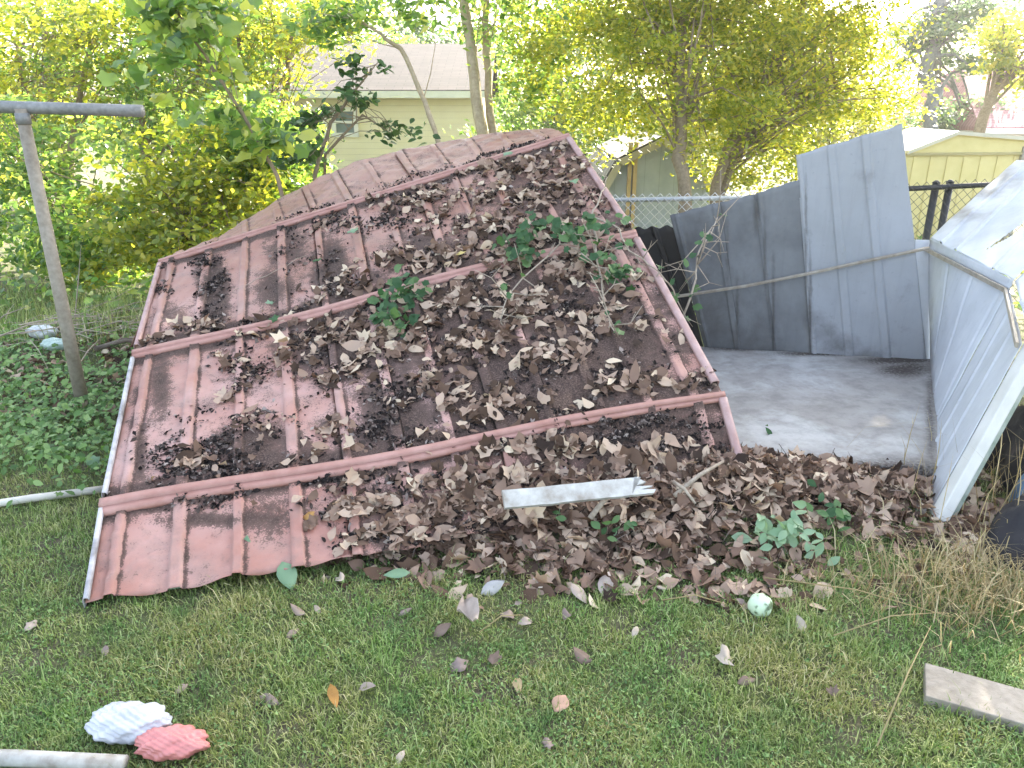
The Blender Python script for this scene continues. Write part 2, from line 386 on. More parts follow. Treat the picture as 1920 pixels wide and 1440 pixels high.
def roofmat():
    t = NT('faded_red_steel'); a = t.noise(1.6, 5, .65); b = t.noise(28, 6, .7); c = t.noise(7, 6, .7, dist=.3); e = t.noise(140, 3, .7)
    paint = t.ramp(a, [(.35, (.36, .165, .122)), (.5, (.43, .235, .19)), (.65, (.48, .295, .255))])
    paint = t.mix(t.math('MULTIPLY', t.attr('warm'), .75), paint, t.ramp(a, [(.35, (.27, .125, .085)), (.65, (.38, .20, .145))]))
    paint = t.mix(t.math('MULTIPLY', t.ramp(c, [(.46, 0.0), (.62, .7)]), .6), paint, (.25, .175, .145))
    paint = t.mix(t.ramp(b, [(.6, 0.0), (.72, .6)]), paint, (.16, .09, .07))
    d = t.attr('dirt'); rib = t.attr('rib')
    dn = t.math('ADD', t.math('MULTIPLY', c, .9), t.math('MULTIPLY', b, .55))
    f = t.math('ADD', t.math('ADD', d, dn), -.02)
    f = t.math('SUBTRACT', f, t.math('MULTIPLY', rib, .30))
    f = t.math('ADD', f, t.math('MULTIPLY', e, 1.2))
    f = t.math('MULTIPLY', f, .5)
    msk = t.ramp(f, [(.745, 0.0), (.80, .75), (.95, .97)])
    dirt_shade_c = t.ramp(e, [(.34, (.020, .013, .011)), (.5, (.055, .034, .026)), (.64, (.15, .10, .078))])
    t.col(t.mix(msk, paint, dirt_shade_c)); t.l(t.ramp(msk, [(0, .48), (1, .95)]), t.b.inputs['Roughness']); t.b.inputs['Specular IOR Level'].default_value = .4
    t.bump(t.math('ADD', t.math('MULTIPLY', e, .4), t.math('MULTIPLY', msk, b)), .35, .008); return t.m
M['roof'] = roofmat()
M['batten'] = simple('red_steel_channel', (.33, .155, .118), (.44, .245, .20), 14, .55, .15, .003)
M['trim'] = simple('pale_red_trim', (.34, .20, .175), (.46, .31, .285), 18, .55, .2, .003)
M['flash'] = simple('grey_white_flashing', (.20, .19, .19), (.58, .57, .58), 14, .6, .4, .006)
us_ = list(np.linspace(0, 1, 130))
for i, r in enumerate(RIBS):
    w = (.021 if i % 2 else .015) / RW; us_ += [r - w - .005 / RW, r - w, r + w, r + w + .005 / RW, r + w + .012 / RW, r + w + .02 / RW, r + w + .032 / RW]
US = np.array(sorted(u for u in set(us_) if 0 <= u <= 1))
roof = thing('fallen_roof', 'collapsed faded red metal shed roof lying tilted on the grass under dead leaves', 'shed roof', at(700, 1045, 3.0) * np.array([1, 1, 0]))
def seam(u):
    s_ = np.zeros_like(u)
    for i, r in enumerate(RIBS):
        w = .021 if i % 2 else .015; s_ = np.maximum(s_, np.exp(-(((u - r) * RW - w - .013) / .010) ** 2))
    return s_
SECT = [('eave_slope', 0, 1, 26), ('lower_slope', 1, 2, 70), ('upper_slope', 2, 3, 70), ('far_slope', 3, 4, 34), ('far_eave', 4, 5, 14)]
for nm, a, b, nvv in SECT:
    vv = np.linspace(a, b - 1e-6, nvv); U, Vv = np.meshgrid(US, vv, indexing='ij')
    P, n = surf(U, Vv); px, py = proj(P); d = blob(DIRT, px, py)
    if a == 0:   # ragged lower lip
        P[:, 0, 2] += .012 * np.sin(US * 61) * np.sin(US * 23)
    if a == 3: d = .08 + 0 * d
    if a == 4: d = .3 + 0 * d
    if a < 3:
        d = np.maximum(d, .95 * np.exp(-((Vv - b + .055) / (.05 if a else .12)) ** 2)); d = np.maximum(d, .75 * np.exp(-((Vv - a - .05) / .05) ** 2)) if a else d  # painted shadow just below each channel, dirt just above it
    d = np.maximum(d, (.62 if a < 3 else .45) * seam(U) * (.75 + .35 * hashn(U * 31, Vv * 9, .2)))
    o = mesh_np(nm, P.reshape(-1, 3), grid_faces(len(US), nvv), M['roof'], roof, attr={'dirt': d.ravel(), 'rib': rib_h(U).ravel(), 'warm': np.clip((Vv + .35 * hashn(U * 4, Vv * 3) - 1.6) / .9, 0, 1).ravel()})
    solid(o, .002, 0)
PROF = [(-.047, -.018), (-.046, .012), (-.014, .024), (-.0135, .002), (-.0075, .002), (-.007, .031), (.036, .031), (.037, -.014)]
def sweep_roof(name, pu, pv, prof, mat, along='u', sc=1.0):
    """pu,pv arrays along the sweep; profile in (slope dir, normal)"""
    P0 = surf0(pu, pv); n, du, dv = surf_n(pu, pv)
    n = unit(n); side = dv if along == 'u' else du
    sc = np.broadcast_to(np.asarray(sc, float), pu.shape)[:, None]
    V = np.stack([P0 + side * a * sc + n * (b * sc + .006) for a, b in prof], 1); k = len(prof)
    o = mesh_np(name, V.reshape(-1, 3), grid_faces(len(pu), k), mat, roof); solid(o, .0022, 0); return o
for k in (1, 2, 3):
    u = np.linspace(-.004, 1.003, 90)
    n_ = sweep_roof('batten', np.clip(u, 0, 1), np.full_like(u, k - .02), PROF, M['batten'], 'u', {1: .86 - .36 * np.clip(u, 0, 1), 2: .70 - .06 * u, 3: .56 + 0 * u}[k])
v = np.concatenate([np.linspace(.02, .93, 12), np.linspace(1.06, 1.93, 30)])
v1, v2, v3 = np.linspace(.0, .95, 12), np.linspace(1.05, 1.94, 24), np.linspace(2.05, 2.95, 20)
TP = [(-.035, .004), (-.03, .02), (-.008, .022), (.004, .016), (.006, -.06)]
for vv in (v1, v2, v3): sweep_roof('edge_trim', np.full_like(vv, .999), vv, TP, M['trim'], 'v')
FP = [(.012, .008), (.008, .02), (-.004, .022), (-.010, .008), (-.016, -.04), (-.03, -.12)]
for vv in (v1, v2): sweep_roof('edge_flashing', np.full_like(vv, .002) , vv, FP, M['flash'], 'v')
sweep_roof('edge_trim', np.full_like(v3, .002), v3, [(.02, .004), (.014, .018), (-.004, .02), (-.012, .0), (-.014, -.06)], M['trim'], 'v')
# lookup from a picture position to the roof's surface
_lu, _lv = np.meshgrid(np.linspace(0, 1, 240), np.linspace(0.01, 3.95, 400), indexing='ij'); _lP, _lN = surf(_lu, _lv); _lx, _ly = proj(_lP)
def roof_at(px, py, lift=0.0):
    i = np.argmin((_lx - px) ** 2 + (_ly - py) ** 2); i = np.unravel_index(i, _lx.shape)
    return _lP[i] + _lN[i] * lift, _lN[i]
def roof_scatter(n, B, r_, thr=.0, vmax=2.97):
    u = r_.uniform(.004, .996, n); v = r_.uniform(.0, vmax, n); P0 = surf0(u, v); px, py = proj(P0)
    d = blob(B, px, py)
    # leaves also gather just above each channel
    for k in (1, 2): d = np.maximum(d, .5 * np.exp(-((v - k - .07) / .04) ** 2) * (.4 + .6 * (hashn(u * 9, u * 0 + k) > 0)))
    clump = .5 + 1.0 * hashn(u * 15, v * 9, .3) + .35 * hashn(u * 47, v * 31, 1.3)
    keep = r_.uniform(0, 1, n) < d * np.clip(clump, .04, 1.5) - thr
    for k in (1, 2, 3): keep &= ~((v > k - .05) & (v < k + .03) & (r_.uniform(0, 1, n) < .75 + .2 * (px < 900)))
    return u[keep], v[keep]
def litter():
    r_ = np.random.default_rng(11)
    u, v = roof_scatter(30000, LITTER, r_, .07); P, n = surf(u, v); h = r_.uniform(.002, .03, len(u))
    N = unit(n + r_.normal(0, .32, n.shape)); size = .022 + .080 * r_.beta(1.4, 2.0, len(u)) + .04 * (r_.uniform(0, 1, len(u)) < .10)
    V1, T1 = scatter(DRY, P + n * h[:, None], N, size, r_)
    # heap in front of the roof
    k = 17000; x = r_.uniform(-.75, 2.3, k); y = r_.uniform(2.25, 3.75, k); z = G(x, y)
    px, py = proj(np.stack([x, y, z], -1))
    HE = [(900, 1000, 210, 50, 1.), (1150, 960, 210, 80, 1.1), (1380, 930, 180, 60, 1.1), (1080, 1050, 250, 35, .5), (1350, 1040, 160, 40, .42), (1600, 930, 140, 45, 1.), (1480, 900, 170, 30, 1.), (1700, 960, 80, 50, .6), (1250, 1090, 230, 28, .2), (780, 1050, 90, 24, .5), (1380, 1115, 90, 18, .4), (1800, 1000, 120, 40, .4)]
    d = blob(HE, px, py); keep = r_.uniform(0, 1, k) < d; x, y, z = x[keep], y[keep], z[keep]
    P2 = np.stack([x, y, z + .012 + r_.uniform(0, .05, len(x)) * d[keep]], -1); N2 = unit(np.array([0, -.12, 1]) + r_.normal(0, .4, P2.shape))
    V2, T2 = scatter(DRY, P2, N2, (.028 + .10 * r_.beta(1.4, 2.0, len(x))), r_)
    # sparse litter behind the post on the left and on the slab's front edge
    k = 700; x3 = r_.uniform(-3.6, -1.7, k); y3 = r_.uniform(4.0, 6.2, k); P3 = np.stack([x3, y3, G(x3, y3) + .03], -1)
    V3, T3 = scatter(DRY, P3, unit(np.array([0, 0, 1]) + r_.normal(0, .5, P3.shape)), r_.uniform(.05, .1, k), r_)
    V = np.concatenate([V1, V2, V3]); T = np.concatenate([T1, T2 + len(V1), T3 + len(V1) + len(V2)])
    tag(mesh_np('leaf_litter', V, T, M['dry']), 'thick brown dead leaves covering the red roof and heaped along its lower edge', 'leaf litter', kind='stuff')
    u, v = roof_scatter(170000, CRUMB, r_, .07, 3.2); P, n = surf(u, v)
    Va, Ta = scatter(FLAT + DRY[:4], P + n * r_.uniform(.001, .012, len(u))[:, None], unit(n + r_.normal(0, .6, n.shape)), (.006 + .042 * r_.beta(1.1, 2.3, len(u))), r_)
    k = 14000; x = r_.uniform(-.75, 2.6, k); y = r_.uniform(2.3, 3.7, k); z = G(x, y); px, py = proj(np.stack([x, y, z], -1)); keep = r_.uniform(0, 1, k) < blob(HE, px, py)
    P2 = np.stack([x, y, z + .006], -1)[keep]
    Vb, Tb = scatter(FLAT, P2, unit(np.array([0, 0, 1]) + r_.normal(0, .6, P2.shape)), r_.uniform(.015, .05, len(P2)), r_)
    k = 900; a = r_.uniform(0, 1, k); b = r_.beta(1.1, 1.3, k)
    q = (1 - b)[:, None] * (np.array([.95, 5.0]) + (np.array([2.7, 4.7]) - np.array([.95, 5.0])) * a[:, None]) + b[:, None] * (np.array([.8, 3.3]) + (np.array([2.0, 3.2]) - np.array([.8, 3.3])) * a[:, None])
    P3 = np.concatenate([q, np.full((k, 1), .042)], 1)
    Vc, Tc = scatter(FLAT + DRY[:5], P3, unit(np.array([0, 0, 1]) + r_.normal(0, .25, P3.shape)), r_.uniform(.006, .03, k), r_)
    TW = [(np.array([(-.012, -.5, 0), (.012, -.5, 0), (.02, 0, .05), (-.004, 0, .05), (.004, .5, 0), (-.004, .5, .01)]), np.array([(0, 1, 2), (0, 2, 3), (3, 2, 4), (3, 4, 5)]))]
    u, v = roof_scatter(3200, LITTER, r_, .2, 2.95); P, n = surf(u, v); x = r_.uniform(-.75, 2.3, 2200); y = r_.uniform(2.3, 3.7, 2200); px, py = proj(np.stack([x, y, G(x, y)], -1)); kk = r_.uniform(0, 1, 2200) < blob(HE, px, py)
    PT = np.concatenate([P + n * .022, np.stack([x, y, G(x, y) + .05], -1)[kk]]); Vd, Td = scatter(TW, PT, unit(np.array([0, -.3, 1]) + r_.normal(0, .35, PT.shape)), .03 + .12 * r_.beta(1, 2.5, len(PT)), r_)
    Vc, Tc = np.concatenate([Vc, Vd]), np.concatenate([Tc, Td + len(Vc)])
    V = np.concatenate([Va, Vb, Vc]); T = np.concatenate([Ta, Tb + len(Va), Tc + len(Va) + len(Vb)])
    tag(mesh_np('leaf_mould', V, T, M['crumb']), 'dark crumbled leaf mould lodged between the ribs of the roof', 'debris', kind='stuff')
litter()

# ------------------------------------------------------------------ back wall of the shed
def steelmat(name, c1, c2, c3, dark=(.05, .045, .04), rough=.75):
    t = NT(name); a = t.noise(1.8, 5, .6); b = t.noise(26, 6, .7); c = t.noise(6, 6, .7, dist=.5)
    base = t.ramp(a, [(.35, c1), (.5, c2), (.66, c3)])
    base = t.mix(t.ramp(b, [(.6, 0.0), (.78, .3)]), base, dark)
    mp = t.n('ShaderNodeMapping'); mp.inputs['Scale'].default_value = (22, 22, 1.1); t.l(t.coord(), mp.inputs[0]); stk = t.noise(1.0, 4, .6, mp.outputs[0])
    base = t.mix(t.ramp(stk, [(.52, 0.0), (.75, .15)]), base, tuple(x * .55 for x in c1))
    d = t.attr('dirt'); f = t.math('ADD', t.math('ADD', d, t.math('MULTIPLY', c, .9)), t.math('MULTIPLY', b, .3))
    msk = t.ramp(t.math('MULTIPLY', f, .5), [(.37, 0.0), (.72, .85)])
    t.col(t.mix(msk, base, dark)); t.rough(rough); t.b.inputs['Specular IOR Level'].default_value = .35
    t.bump(t.math('ADD', a, t.math('MULTIPLY', b, .15)), .25, .02); return t.m
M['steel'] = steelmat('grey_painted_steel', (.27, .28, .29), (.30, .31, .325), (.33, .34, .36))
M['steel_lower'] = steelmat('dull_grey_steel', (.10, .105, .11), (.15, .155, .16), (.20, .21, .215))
M['steel_dark'] = steelmat('painted_shade_steel', (.010, .010, .010), (.014, .013, .013), (.02, .019, .018), (.012, .01, .01))  # near-black colour stands in for shade on the side wall
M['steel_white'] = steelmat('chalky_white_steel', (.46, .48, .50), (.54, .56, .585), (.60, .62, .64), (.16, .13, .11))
M['rail'] = simple('rusty_cream_rail', (.24, .20, .15), (.44, .39, .32), 22, .7, .3)
M['rust'] = simple('rusty_sill', (.06, .04, .03), (.2, .15, .11), 25, .85, .6, .01)
WALL_DIRT_SHADE = [(1525, 600, 25, 20, .4), (1545, 625, 28, 22, .5), (1575, 648, 34, 24, .6), (1615, 672, 44, 16, .6), (1440, 655, 30, 18, .5), (1400, 600, 60, 50, .25), (1620, 330, 30, 16, .25), (1330, 640, 60, 40, .35), (1519, 590, 3, 110, .8), (1511, 430, 2.5, 120, .6), (1450, 590, 3, 100, .8), (1434, 470, 3, 70, .6), (1382, 600, 3, 80, .8), (1364, 470, 3, 70, .6), (1418, 392, 7, 40, .6), (1354, 400, 7, 40, .6), (1733, 600, 2, 120, .6), (1330, 610, 50, 60, .55), (1400, 630, 60, 35, .45), (1290, 520, 60, 150, .42), (1390, 560, 50, 120, .22), (1700, 600, 25, 60, .2)]  # dirt and stains; painted shadow at panel laps, roof shade at lower left
def wall_panel(name, bl, br, tl, tr, ribs, mat, parent, off=0.0, nu=40, nv=50, topwave=0.006, seed=0.0, lean=0.0):
    n = WN; P0 = WA + n * off
    a, b, c, d = [on_plane(*p, P0, n) for p in (bl, br, tl, tr)]
    us = list(np.linspace(0, 1, nu)); W = np.linalg.norm(b - a)
    for (r, w) in ribs: us += [r - w, r - w + .005 / W, r + w - .005 / W, r + w]
    us = np.array(sorted(set(np.clip(us, 0, 1)))); U, V = np.meshgrid(us, np.linspace(0, 1, nv), indexing='ij')
    P = (a + (b - a) * U[..., None]) * (1 - V[..., None]) + (c + (d - c) * U[..., None]) * V[..., None]
    h = .006 * hashn(U * 3 + seed, V * 3.5, seed) * np.clip(V * 3 + .3, 0, 1)
    for (r, w) in ribs: h = h + .012 * np.clip((w - np.abs(U - r)) / (.005 / W), 0, 1)
    P = P + n * (h + lean * V * V)[..., None]; P[..., 2] += topwave * np.sin(U * 17 + seed) * (V > .999)
    px, py = proj(P); dd = blob(WALL_DIRT_SHADE, px, py)
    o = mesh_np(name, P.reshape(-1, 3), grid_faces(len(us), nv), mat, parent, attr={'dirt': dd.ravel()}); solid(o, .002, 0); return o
wall = thing('metal_wall', 'bent grey metal back wall of the collapsed shed standing behind the concrete slab', 'shed wall', WA)
lab = tag
o = wall_panel('wall_panel', (1290, 650), (1322, 664), (1190, 428), (1262, 424), [(.5, .08)], M['steel_dark'], wall, -.02, 20, 20, .01); o['label'] = 'panel stub at the left end with shade painted black'
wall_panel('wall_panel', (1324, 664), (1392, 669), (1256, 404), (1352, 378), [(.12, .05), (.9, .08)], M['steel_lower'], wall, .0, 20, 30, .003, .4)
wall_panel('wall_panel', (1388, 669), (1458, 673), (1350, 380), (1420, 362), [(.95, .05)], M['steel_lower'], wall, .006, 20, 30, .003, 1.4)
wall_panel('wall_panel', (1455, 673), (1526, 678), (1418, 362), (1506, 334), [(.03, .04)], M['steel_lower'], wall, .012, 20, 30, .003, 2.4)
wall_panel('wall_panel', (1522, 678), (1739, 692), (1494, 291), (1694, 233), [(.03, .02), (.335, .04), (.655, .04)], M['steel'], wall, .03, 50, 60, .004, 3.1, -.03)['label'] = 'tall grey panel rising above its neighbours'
P0 = WA + WN * .05
b = MB(); pts = [on_plane(x, y, P0, WN) for x, y in ((1268, 556), (1400, 536), (1520, 512), (1640, 486), (1742, 465))]
for p, q in zip(pts[:-1], pts[1:]):
    b.bar(p, q + (q - p) * .002, .014, .018); b.bar(p + WN * .0115 + np.array([0, 0, .005]), q + WN * .0115 + np.array([0, 0, .005]), .014, .006)
b.build('wall_rail', M['rail'], wall)
b = MB(); q = [on_plane(x, y, WA + WN * .05, WN) for x, y in ((1318, 660), (1742, 688))]; q = [np.array([p[0], p[1], .045]) for p in q]
b.bar(q[0], q[1], .06, .025); b.bar(q[0] + np.array([0, 0, .02]) - WN * .02, q[1] + np.array([0, 0, .02]) - WN * .02, .016, .05)
b.build('sill_rail', M['rust'], wall, bevel=.004)

# ------------------------------------------------------------------ right wall leaning out, folded at the rail
rw = thing('leaning_metal_wall', 'chalky white metal side wall leaning right with its top folded outward', 'shed wall', gnd(1742, 830))
def quad_sheet(name, A, B, Cc, D, ribs, mat, parent, nu=40, nv=40, amp=.01, seed=0., dirt=None, rh=.007):
    """A-B lower edge, C-D upper edge; bilinear with ribs across u"""
    A, B, Cc, D = [np.array(p) for p in (A, B, Cc, D)]; W = np.linalg.norm(B - A)
    us = list(np.linspace(0, 1, nu))
    for r in ribs: us += [r - .02 / W, r - .013 / W, r + .013 / W, r + .02 / W]
    us = np.array(sorted(set(np.clip(us, 0, 1)))); U, V = np.meshgrid(us, np.linspace(0, 1, nv), indexing='ij')
    P = (A + (B - A) * U[..., None]) * (1 - V[..., None]) + (Cc + (D - Cc) * U[..., None]) * V[..., None]
    n = unit(np.cross(B - A, Cc - A)); n = n if np.dot(n, np.array([0, 0, CAM_H]) - A) > 0 else -n
    h = amp * hashn(U * 3.1 + seed, V * 2.7, seed)
    for r in ribs: h = h + rh * np.clip((.02 / W - np.abs(U - r)) / (.007 / W), 0, 1)
    P = P + n * h[..., None]; px, py = proj(P)
    dd = blob(dirt, px, py) if dirt else np.zeros_like(px)
    o = mesh_np(name, P.reshape(-1, 3), grid_faces(len(us), nv), mat, parent, attr={'dirt': dd.ravel()}); solid(o, .002, 0); return o
bf = at(1744, 692, 5.02); bn = gnd(1738, 968); tf = at(1741, 466, 5.07); tm = at(1893, 543, 3.98); tn = at(1917, 645, 3.29)
bm_ = bf + (bn - bf) * .56
RD = [(1745, 800, 6, 160, .9), (1750, 940, 20, 30, .8), (1770, 560, 15, 60, .2)]
quad_sheet('wall_sheet', bf, bm_, tf, tm, [.3, .62, .93], M['steel_white'], rw, 40, 40, .004, .5, RD)
quad_sheet('wall_sheet', bm_ + np.array([.003, 0, 0]), bn, tm, tn, [.3, .62], M['steel_white'], rw, 30, 40, .003, 1.5, RD)
vup = np.array([.98, .78, .50])
UD = [(1800, 400, 40, 12, .6), (1840, 360, 40, 12, .55), (1880, 330, 30, 20, .5), (1740, 445, 10, 20, .7)]
c0 = tf + np.array([0, 0, .07]); m1 = tf + (tm - tf) * .55
quad_sheet('fold_strip', tf, tm, c0, tm + np.array([.01, 0, .05]), [], M['steel_white'], rw, 24, 6, .004, .2, UD)
fs = quad_sheet('folded_sheet', c0, tm + np.array([.01, 0, .05]), at(1906, 298, 5.6), tm + vup * 1.05, [.16, .36, .8], M['steel_white'], rw, 90, 110, .012, 2.2, UD, .014)
import bmesh as _b
bm = _b.new(); bm.from_mesh(fs.data); bl_ = np.array(parent_loc(rw)); tri = [(1846, 470), (1990, 366), (1990, 392)]
def intri(p):
    s_ = [(tri[(i + 1) % 3][0] - tri[i][0]) * (p[1] - tri[i][1]) - (tri[(i + 1) % 3][1] - tri[i][1]) * (p[0] - tri[i][0]) for i in range(3)]
    return all(x > 0 for x in s_) or all(x < 0 for x in s_)
_b.ops.delete(bm, geom=[f for f in bm.faces if intri(proj(np.array(f.calc_center_median()) + bl_))], context='FACES'); bm.to_mesh(fs.data); bm.free()
b = MB(); b.bar(bf + np.array([-.035, .03, 0]), tf + np.array([-.035, .03, .05]), .11, .03, (0, -1, 0)); b.build('corner_post', M['steel_white'], rw, bevel=.003)
quad_sheet('folded_sheet', tm + np.array([.012, -.01, .045]), tn + np.array([.012, 0, .05]), tm + vup * .93 + np.array([0, -.02, .0]), tn + vup * .8 + np.array([.25, 0, -.3]), [.5], M['steel_white'], rw, 24, 30, .010, 4.2, UD, .014)
b = MB()
for p, q in ((tf, tf + (tm - tf) * .5), (tf + (tm - tf) * .5, tm), (tm, tn)):
    n_ = np.array([-.03, -.01, .0]); b.bar(p + n_, q + n_ + (q - p) * .004, .012, .024)
b.build('wall_rail', M['rail'], rw)
M['white_wood'] = simple('peeling_white_wood', (.24, .21, .17), (.62, .63, .60), 11, .7, .4, .004)
M['grey_wood'] = simple('weathered_wood', (.20, .17, .13), (.33, .29, .235), 30, .85, .6, .006)
jd = unit(tn - bn); b = MB(); j0 = bn + np.array([.03, -.03, .0]); j1 = tn + jd * .55 + np.array([.03, -.03, 0])
b.bar(j0, j1, .05, .075, (0, -1, .3)); b.build('door_jamb', simple('cream_jamb_paint', (.56, .55, .50), (.68, .67, .62), 8, .6, .2, .003), rw, bevel=.006)
b = MB(); b.bar(j0 + np.array([.055, .02, .0]), j1 + np.array([.055, .02, 0]), .03, .05, (0, -1, .3)); b.build('jamb_stop', simple('mossy_wood', (.20, .25, .19), (.45, .47, .42), 14, .8, .4), rw, bevel=.004)
b = MB(); k = j0 + (j1 - j0) * .56 + np.array([.07, .05, .0]); b.bar(k, k + np.array([.5, .05, .02]), .04, .05); b.build('cross_rail', M['white_wood'], rw, bevel=.004)
b = MB(); b.bar(bf + np.array([-.03, 0, .01]), bn + np.array([-.03, 0, .02]), .04, .035); b.build('sill_rail', simple('muddy_sill', (.16, .13, .11), (.36, .32, .29), 20, .85, .5), rw, bevel=.004)

# black heap stands in for the shaded opening; netting and bag beside it
def heap(name, label, cat, cx, cy, rx, ry, h, mat, seed, crease=.05, fold=9, z0=0):
    n = 60; A, Rr = np.meshgrid(np.linspace(0, 2 * np.pi, n), np.linspace(0, 1, 26), indexing='ij')
    r2 = Rr * (1 + .18 * np.sin(A * 3 + seed) + .1 * np.sin(A * 5 + seed * 2))
    X = cx + rx * r2 * np.cos(A); Y = cy + ry * r2 * np.sin(A)
    top = np.clip(1 - Rr ** 2.6, 0, 1) ** .6
    z = G(X, Y) + z0 + h * top * (.8 + .3 * hashn(X * 3, Y * 3, seed)) + crease * h * np.sin(A * fold + 4 * hashn(X * 2.5, Y * 2.5, seed)) * top + crease * h * hashn(X * 14, Y * 14, seed)
    o = mesh_np(name, np.stack([X, Y, z], -1).reshape(-1, 3), grid_faces(n, 26), mat, smooth=True); return tag(o, label, cat)
def plastic(name, c, rough=.35):
    t = NT(name); nz = t.noise(18, 4); t.col(t.ramp(nz, [(.3, tuple(x * .75 for x in c)), (.7, c)])); t.rough(rough); t.bump(nz, .4, .01); return t.m
heap('shade_heap', 'black heap standing in for the shaded opening right of the white door jamb', 'dark heap', 2.72, 3.25, .55, .42, .42, plastic('opening_shade_black', (.008, .008, .010), .6), 1.3, .07, 7)
heap('black_netting', 'low heap of black plastic netting at the right edge of the lawn', 'netting', 2.42, 2.68, .5, .3, .3, plastic('black_net', (.008, .008, .012), .75), 4.1, .08, 9)
heap('blue_bag', 'small blue plastic bag between the black shade heap and the black netting', 'bag', 2.28, 2.92, .13, .1, .2, plastic('blue_plastic', (.12, .22, .34), .4), 2.2, .3, 7)

# ------------------------------------------------------------------ clothes post
M['galv'] = simple('dull_galvanised_pipe', (.15, .15, .145), (.27, .27, .26), 40, .6, .2, .003, 0.2)
M['galv_rust'] = simple('weathered_brown_pipe', (.20, .165, .12), (.33, .29, .23), 36, .65, .3, .003, 0.1)
pb = gnd(156, 762); ptop = np.array([pb[0], pb[1], 1.655])
cp_ = thing('clothesline_post', 'tall grey metal T shaped clothesline post standing left of the roof', 'clothesline post', pb)
b = MB(); b.tube([pb + np.array([0, 0, -.1]), pb + np.array([0, 0, .6]), ptop], [.037, .035, .031], 16); b.build('pole', M['galv_rust'], cp_, True)
b = MB(); c0_ = at(-140, 196, 3.98); c1_ = at(267, 208, 3.99)
b.tube([c0_, c1_], .031, 16); b.build('crossbar', M['galv'], cp_, True)
b = MB(); b.tube([ptop + np.array([0, 0, -.075]), ptop + np.array([0, 0, -.02])], .036, 16); b.build('collar', M['galv'], cp_, True)

# ------------------------------------------------------------------ buildings behind
def sidingmat(name, c1, c2, pitch):
    t = NT(name); s = t.n('ShaderNodeSeparateXYZ'); t.l(t.coord(), s.inputs[0])
    f = t.math('FRACT', t.math('MULTIPLY', s.outputs['Z'], 1 / pitch)); nz = t.noise(3, 3)
    c = t.ramp(nz, [(.3, c1), (.7, c2)]); c = t.mix(t.ramp(f, [(0, .55), (.08, 0.0)]), c, tuple(x * .45 for x in c1))
    t.col(c); t.rough(.6); t.bump(f, .7, .02); return t.m
def shinglemat(name, c1, c2, sx=4.5, sz=7):
    t = NT(name); br = t.n('ShaderNodeTexBrick'); br.inputs['Scale'].default_value = 1; br.inputs['Brick Width'].default_value = .3; br.inputs['Row Height'].default_value = .12
    br.inputs['Mortar Size'].default_value = .006; br.inputs['Color1'].default_value = (*c1, 1); br.inputs['Color2'].default_value = (*c2, 1); br.inputs['Mortar'].default_value = (*[x * .35 for x in c1], 1)
    mp = t.n('ShaderNodeMapping'); t.l(t.coord(), mp.inputs[0]); t.l(mp.outputs[0], br.inputs['Vector'])
    nz = t.noise(30, 4); t.col(t.mix(t.ramp(nz, [(.3, .45), (.7, 0.0)]), br.outputs[0], tuple(x * .6 for x in c1))); t.rough(.95); return t.m
M['window'] = simple('window_glass', (.10, .14, .15), (.2, .26, .28), 3, .15, 0)
M['white'] = simple('white_trim', (.7, .7, .66), (.8, .8, .77), 6, .5, 0)
def house():
    Z = 13.0; e0 = at(515, 171, Z); e1 = at(900, 171, Z); y = e0[1]; zt = e0[2]; zb = -1.0; x0, x1 = e0[0], e1[0]
    h = thing('house', 'cream sided house with brown shingle roof behind the trees', 'house', ((x0 + x1) / 2, y, zb))
    dep = 6.5; rise = .85
    b = MB(); b.box(((x0 + x1) / 2, y + dep / 2, (zt + zb) / 2), (x1 - x0, dep, zt - zb)); b.prism([(x0 + .02, y, zt), (x0 + .02, y + dep, zt), (x0 + .02, y + dep / 2, zt + rise - .1)], (x1 - x0 - .04, 0, 0))
    b.build('wall', sidingmat('cream_siding', (.84, .77, .56), (.88, .82, .62), .10), h)
    b = MB(); o = .28
    for sg in (1, -1):
        a = np.array([x0 - .2, y + (dep / 2 if sg < 0 else dep / 2), zt + rise]); yy = y - o if sg > 0 else y + dep + o
        zz = zt - rise * o / (dep / 2)
        b.prism([(x0 - .2, y + dep / 2, zt + rise), (x1 + .2, y + dep / 2, zt + rise), (x1 + .2, yy, zz), (x0 - .2, yy, zz)], (0, 0, .09))
    b.build('roof', shinglemat('brown_shingles', (.055, .048, .047), (.085, .07, .068)), h)
    b = MB(); zz = zt - rise * o / (dep / 2); b.bar((x0 - .2, y - o - .05, zz + .02), (x1 + .2, y - o - .05, zz + .02), .09, .11); b.build('gutter', M['white'], h)
    b = MB(); b.box((x0 + .05, y - .01, (zt + zb) / 2), (.12, .04, zt - zb - .1)); b.build('corner_trim', M['white'], h)
    for (pa, pb_) in (((560, 205), (605, 285)), ((622, 205), (664, 254))):
        p, q = at(*pa, Z), at(*pb_, Z); s = [(p[0] + q[0]) / 2, y - .02, (p[2] + q[2]) / 2]; w, hh = abs(q[0] - p[0]), abs(p[2] - q[2])
        b = MB(); t_ = .07
        b.box((s[0], s[1], s[2] + hh / 2), (w + t_, .06, t_)); b.box((s[0], s[1], s[2] - hh / 2), (w + t_, .06, t_)); b.box((s[0] - w / 2, s[1] - .002, s[2]), (t_, .06, hh - t_)); b.box((s[0] + w / 2, s[1] - .002, s[2]), (t_, .06, hh - t_)); b.box((s[0], s[1] - .002, s[2]), (w - t_, .04, t_ * .6))
        f = b.build('window', M['white'], h); b = MB(); b.box((s[0], s[1] + .012, s[2]), (w - .02, .02, hh - .02)); b.build('pane', M['window'], f)
house()
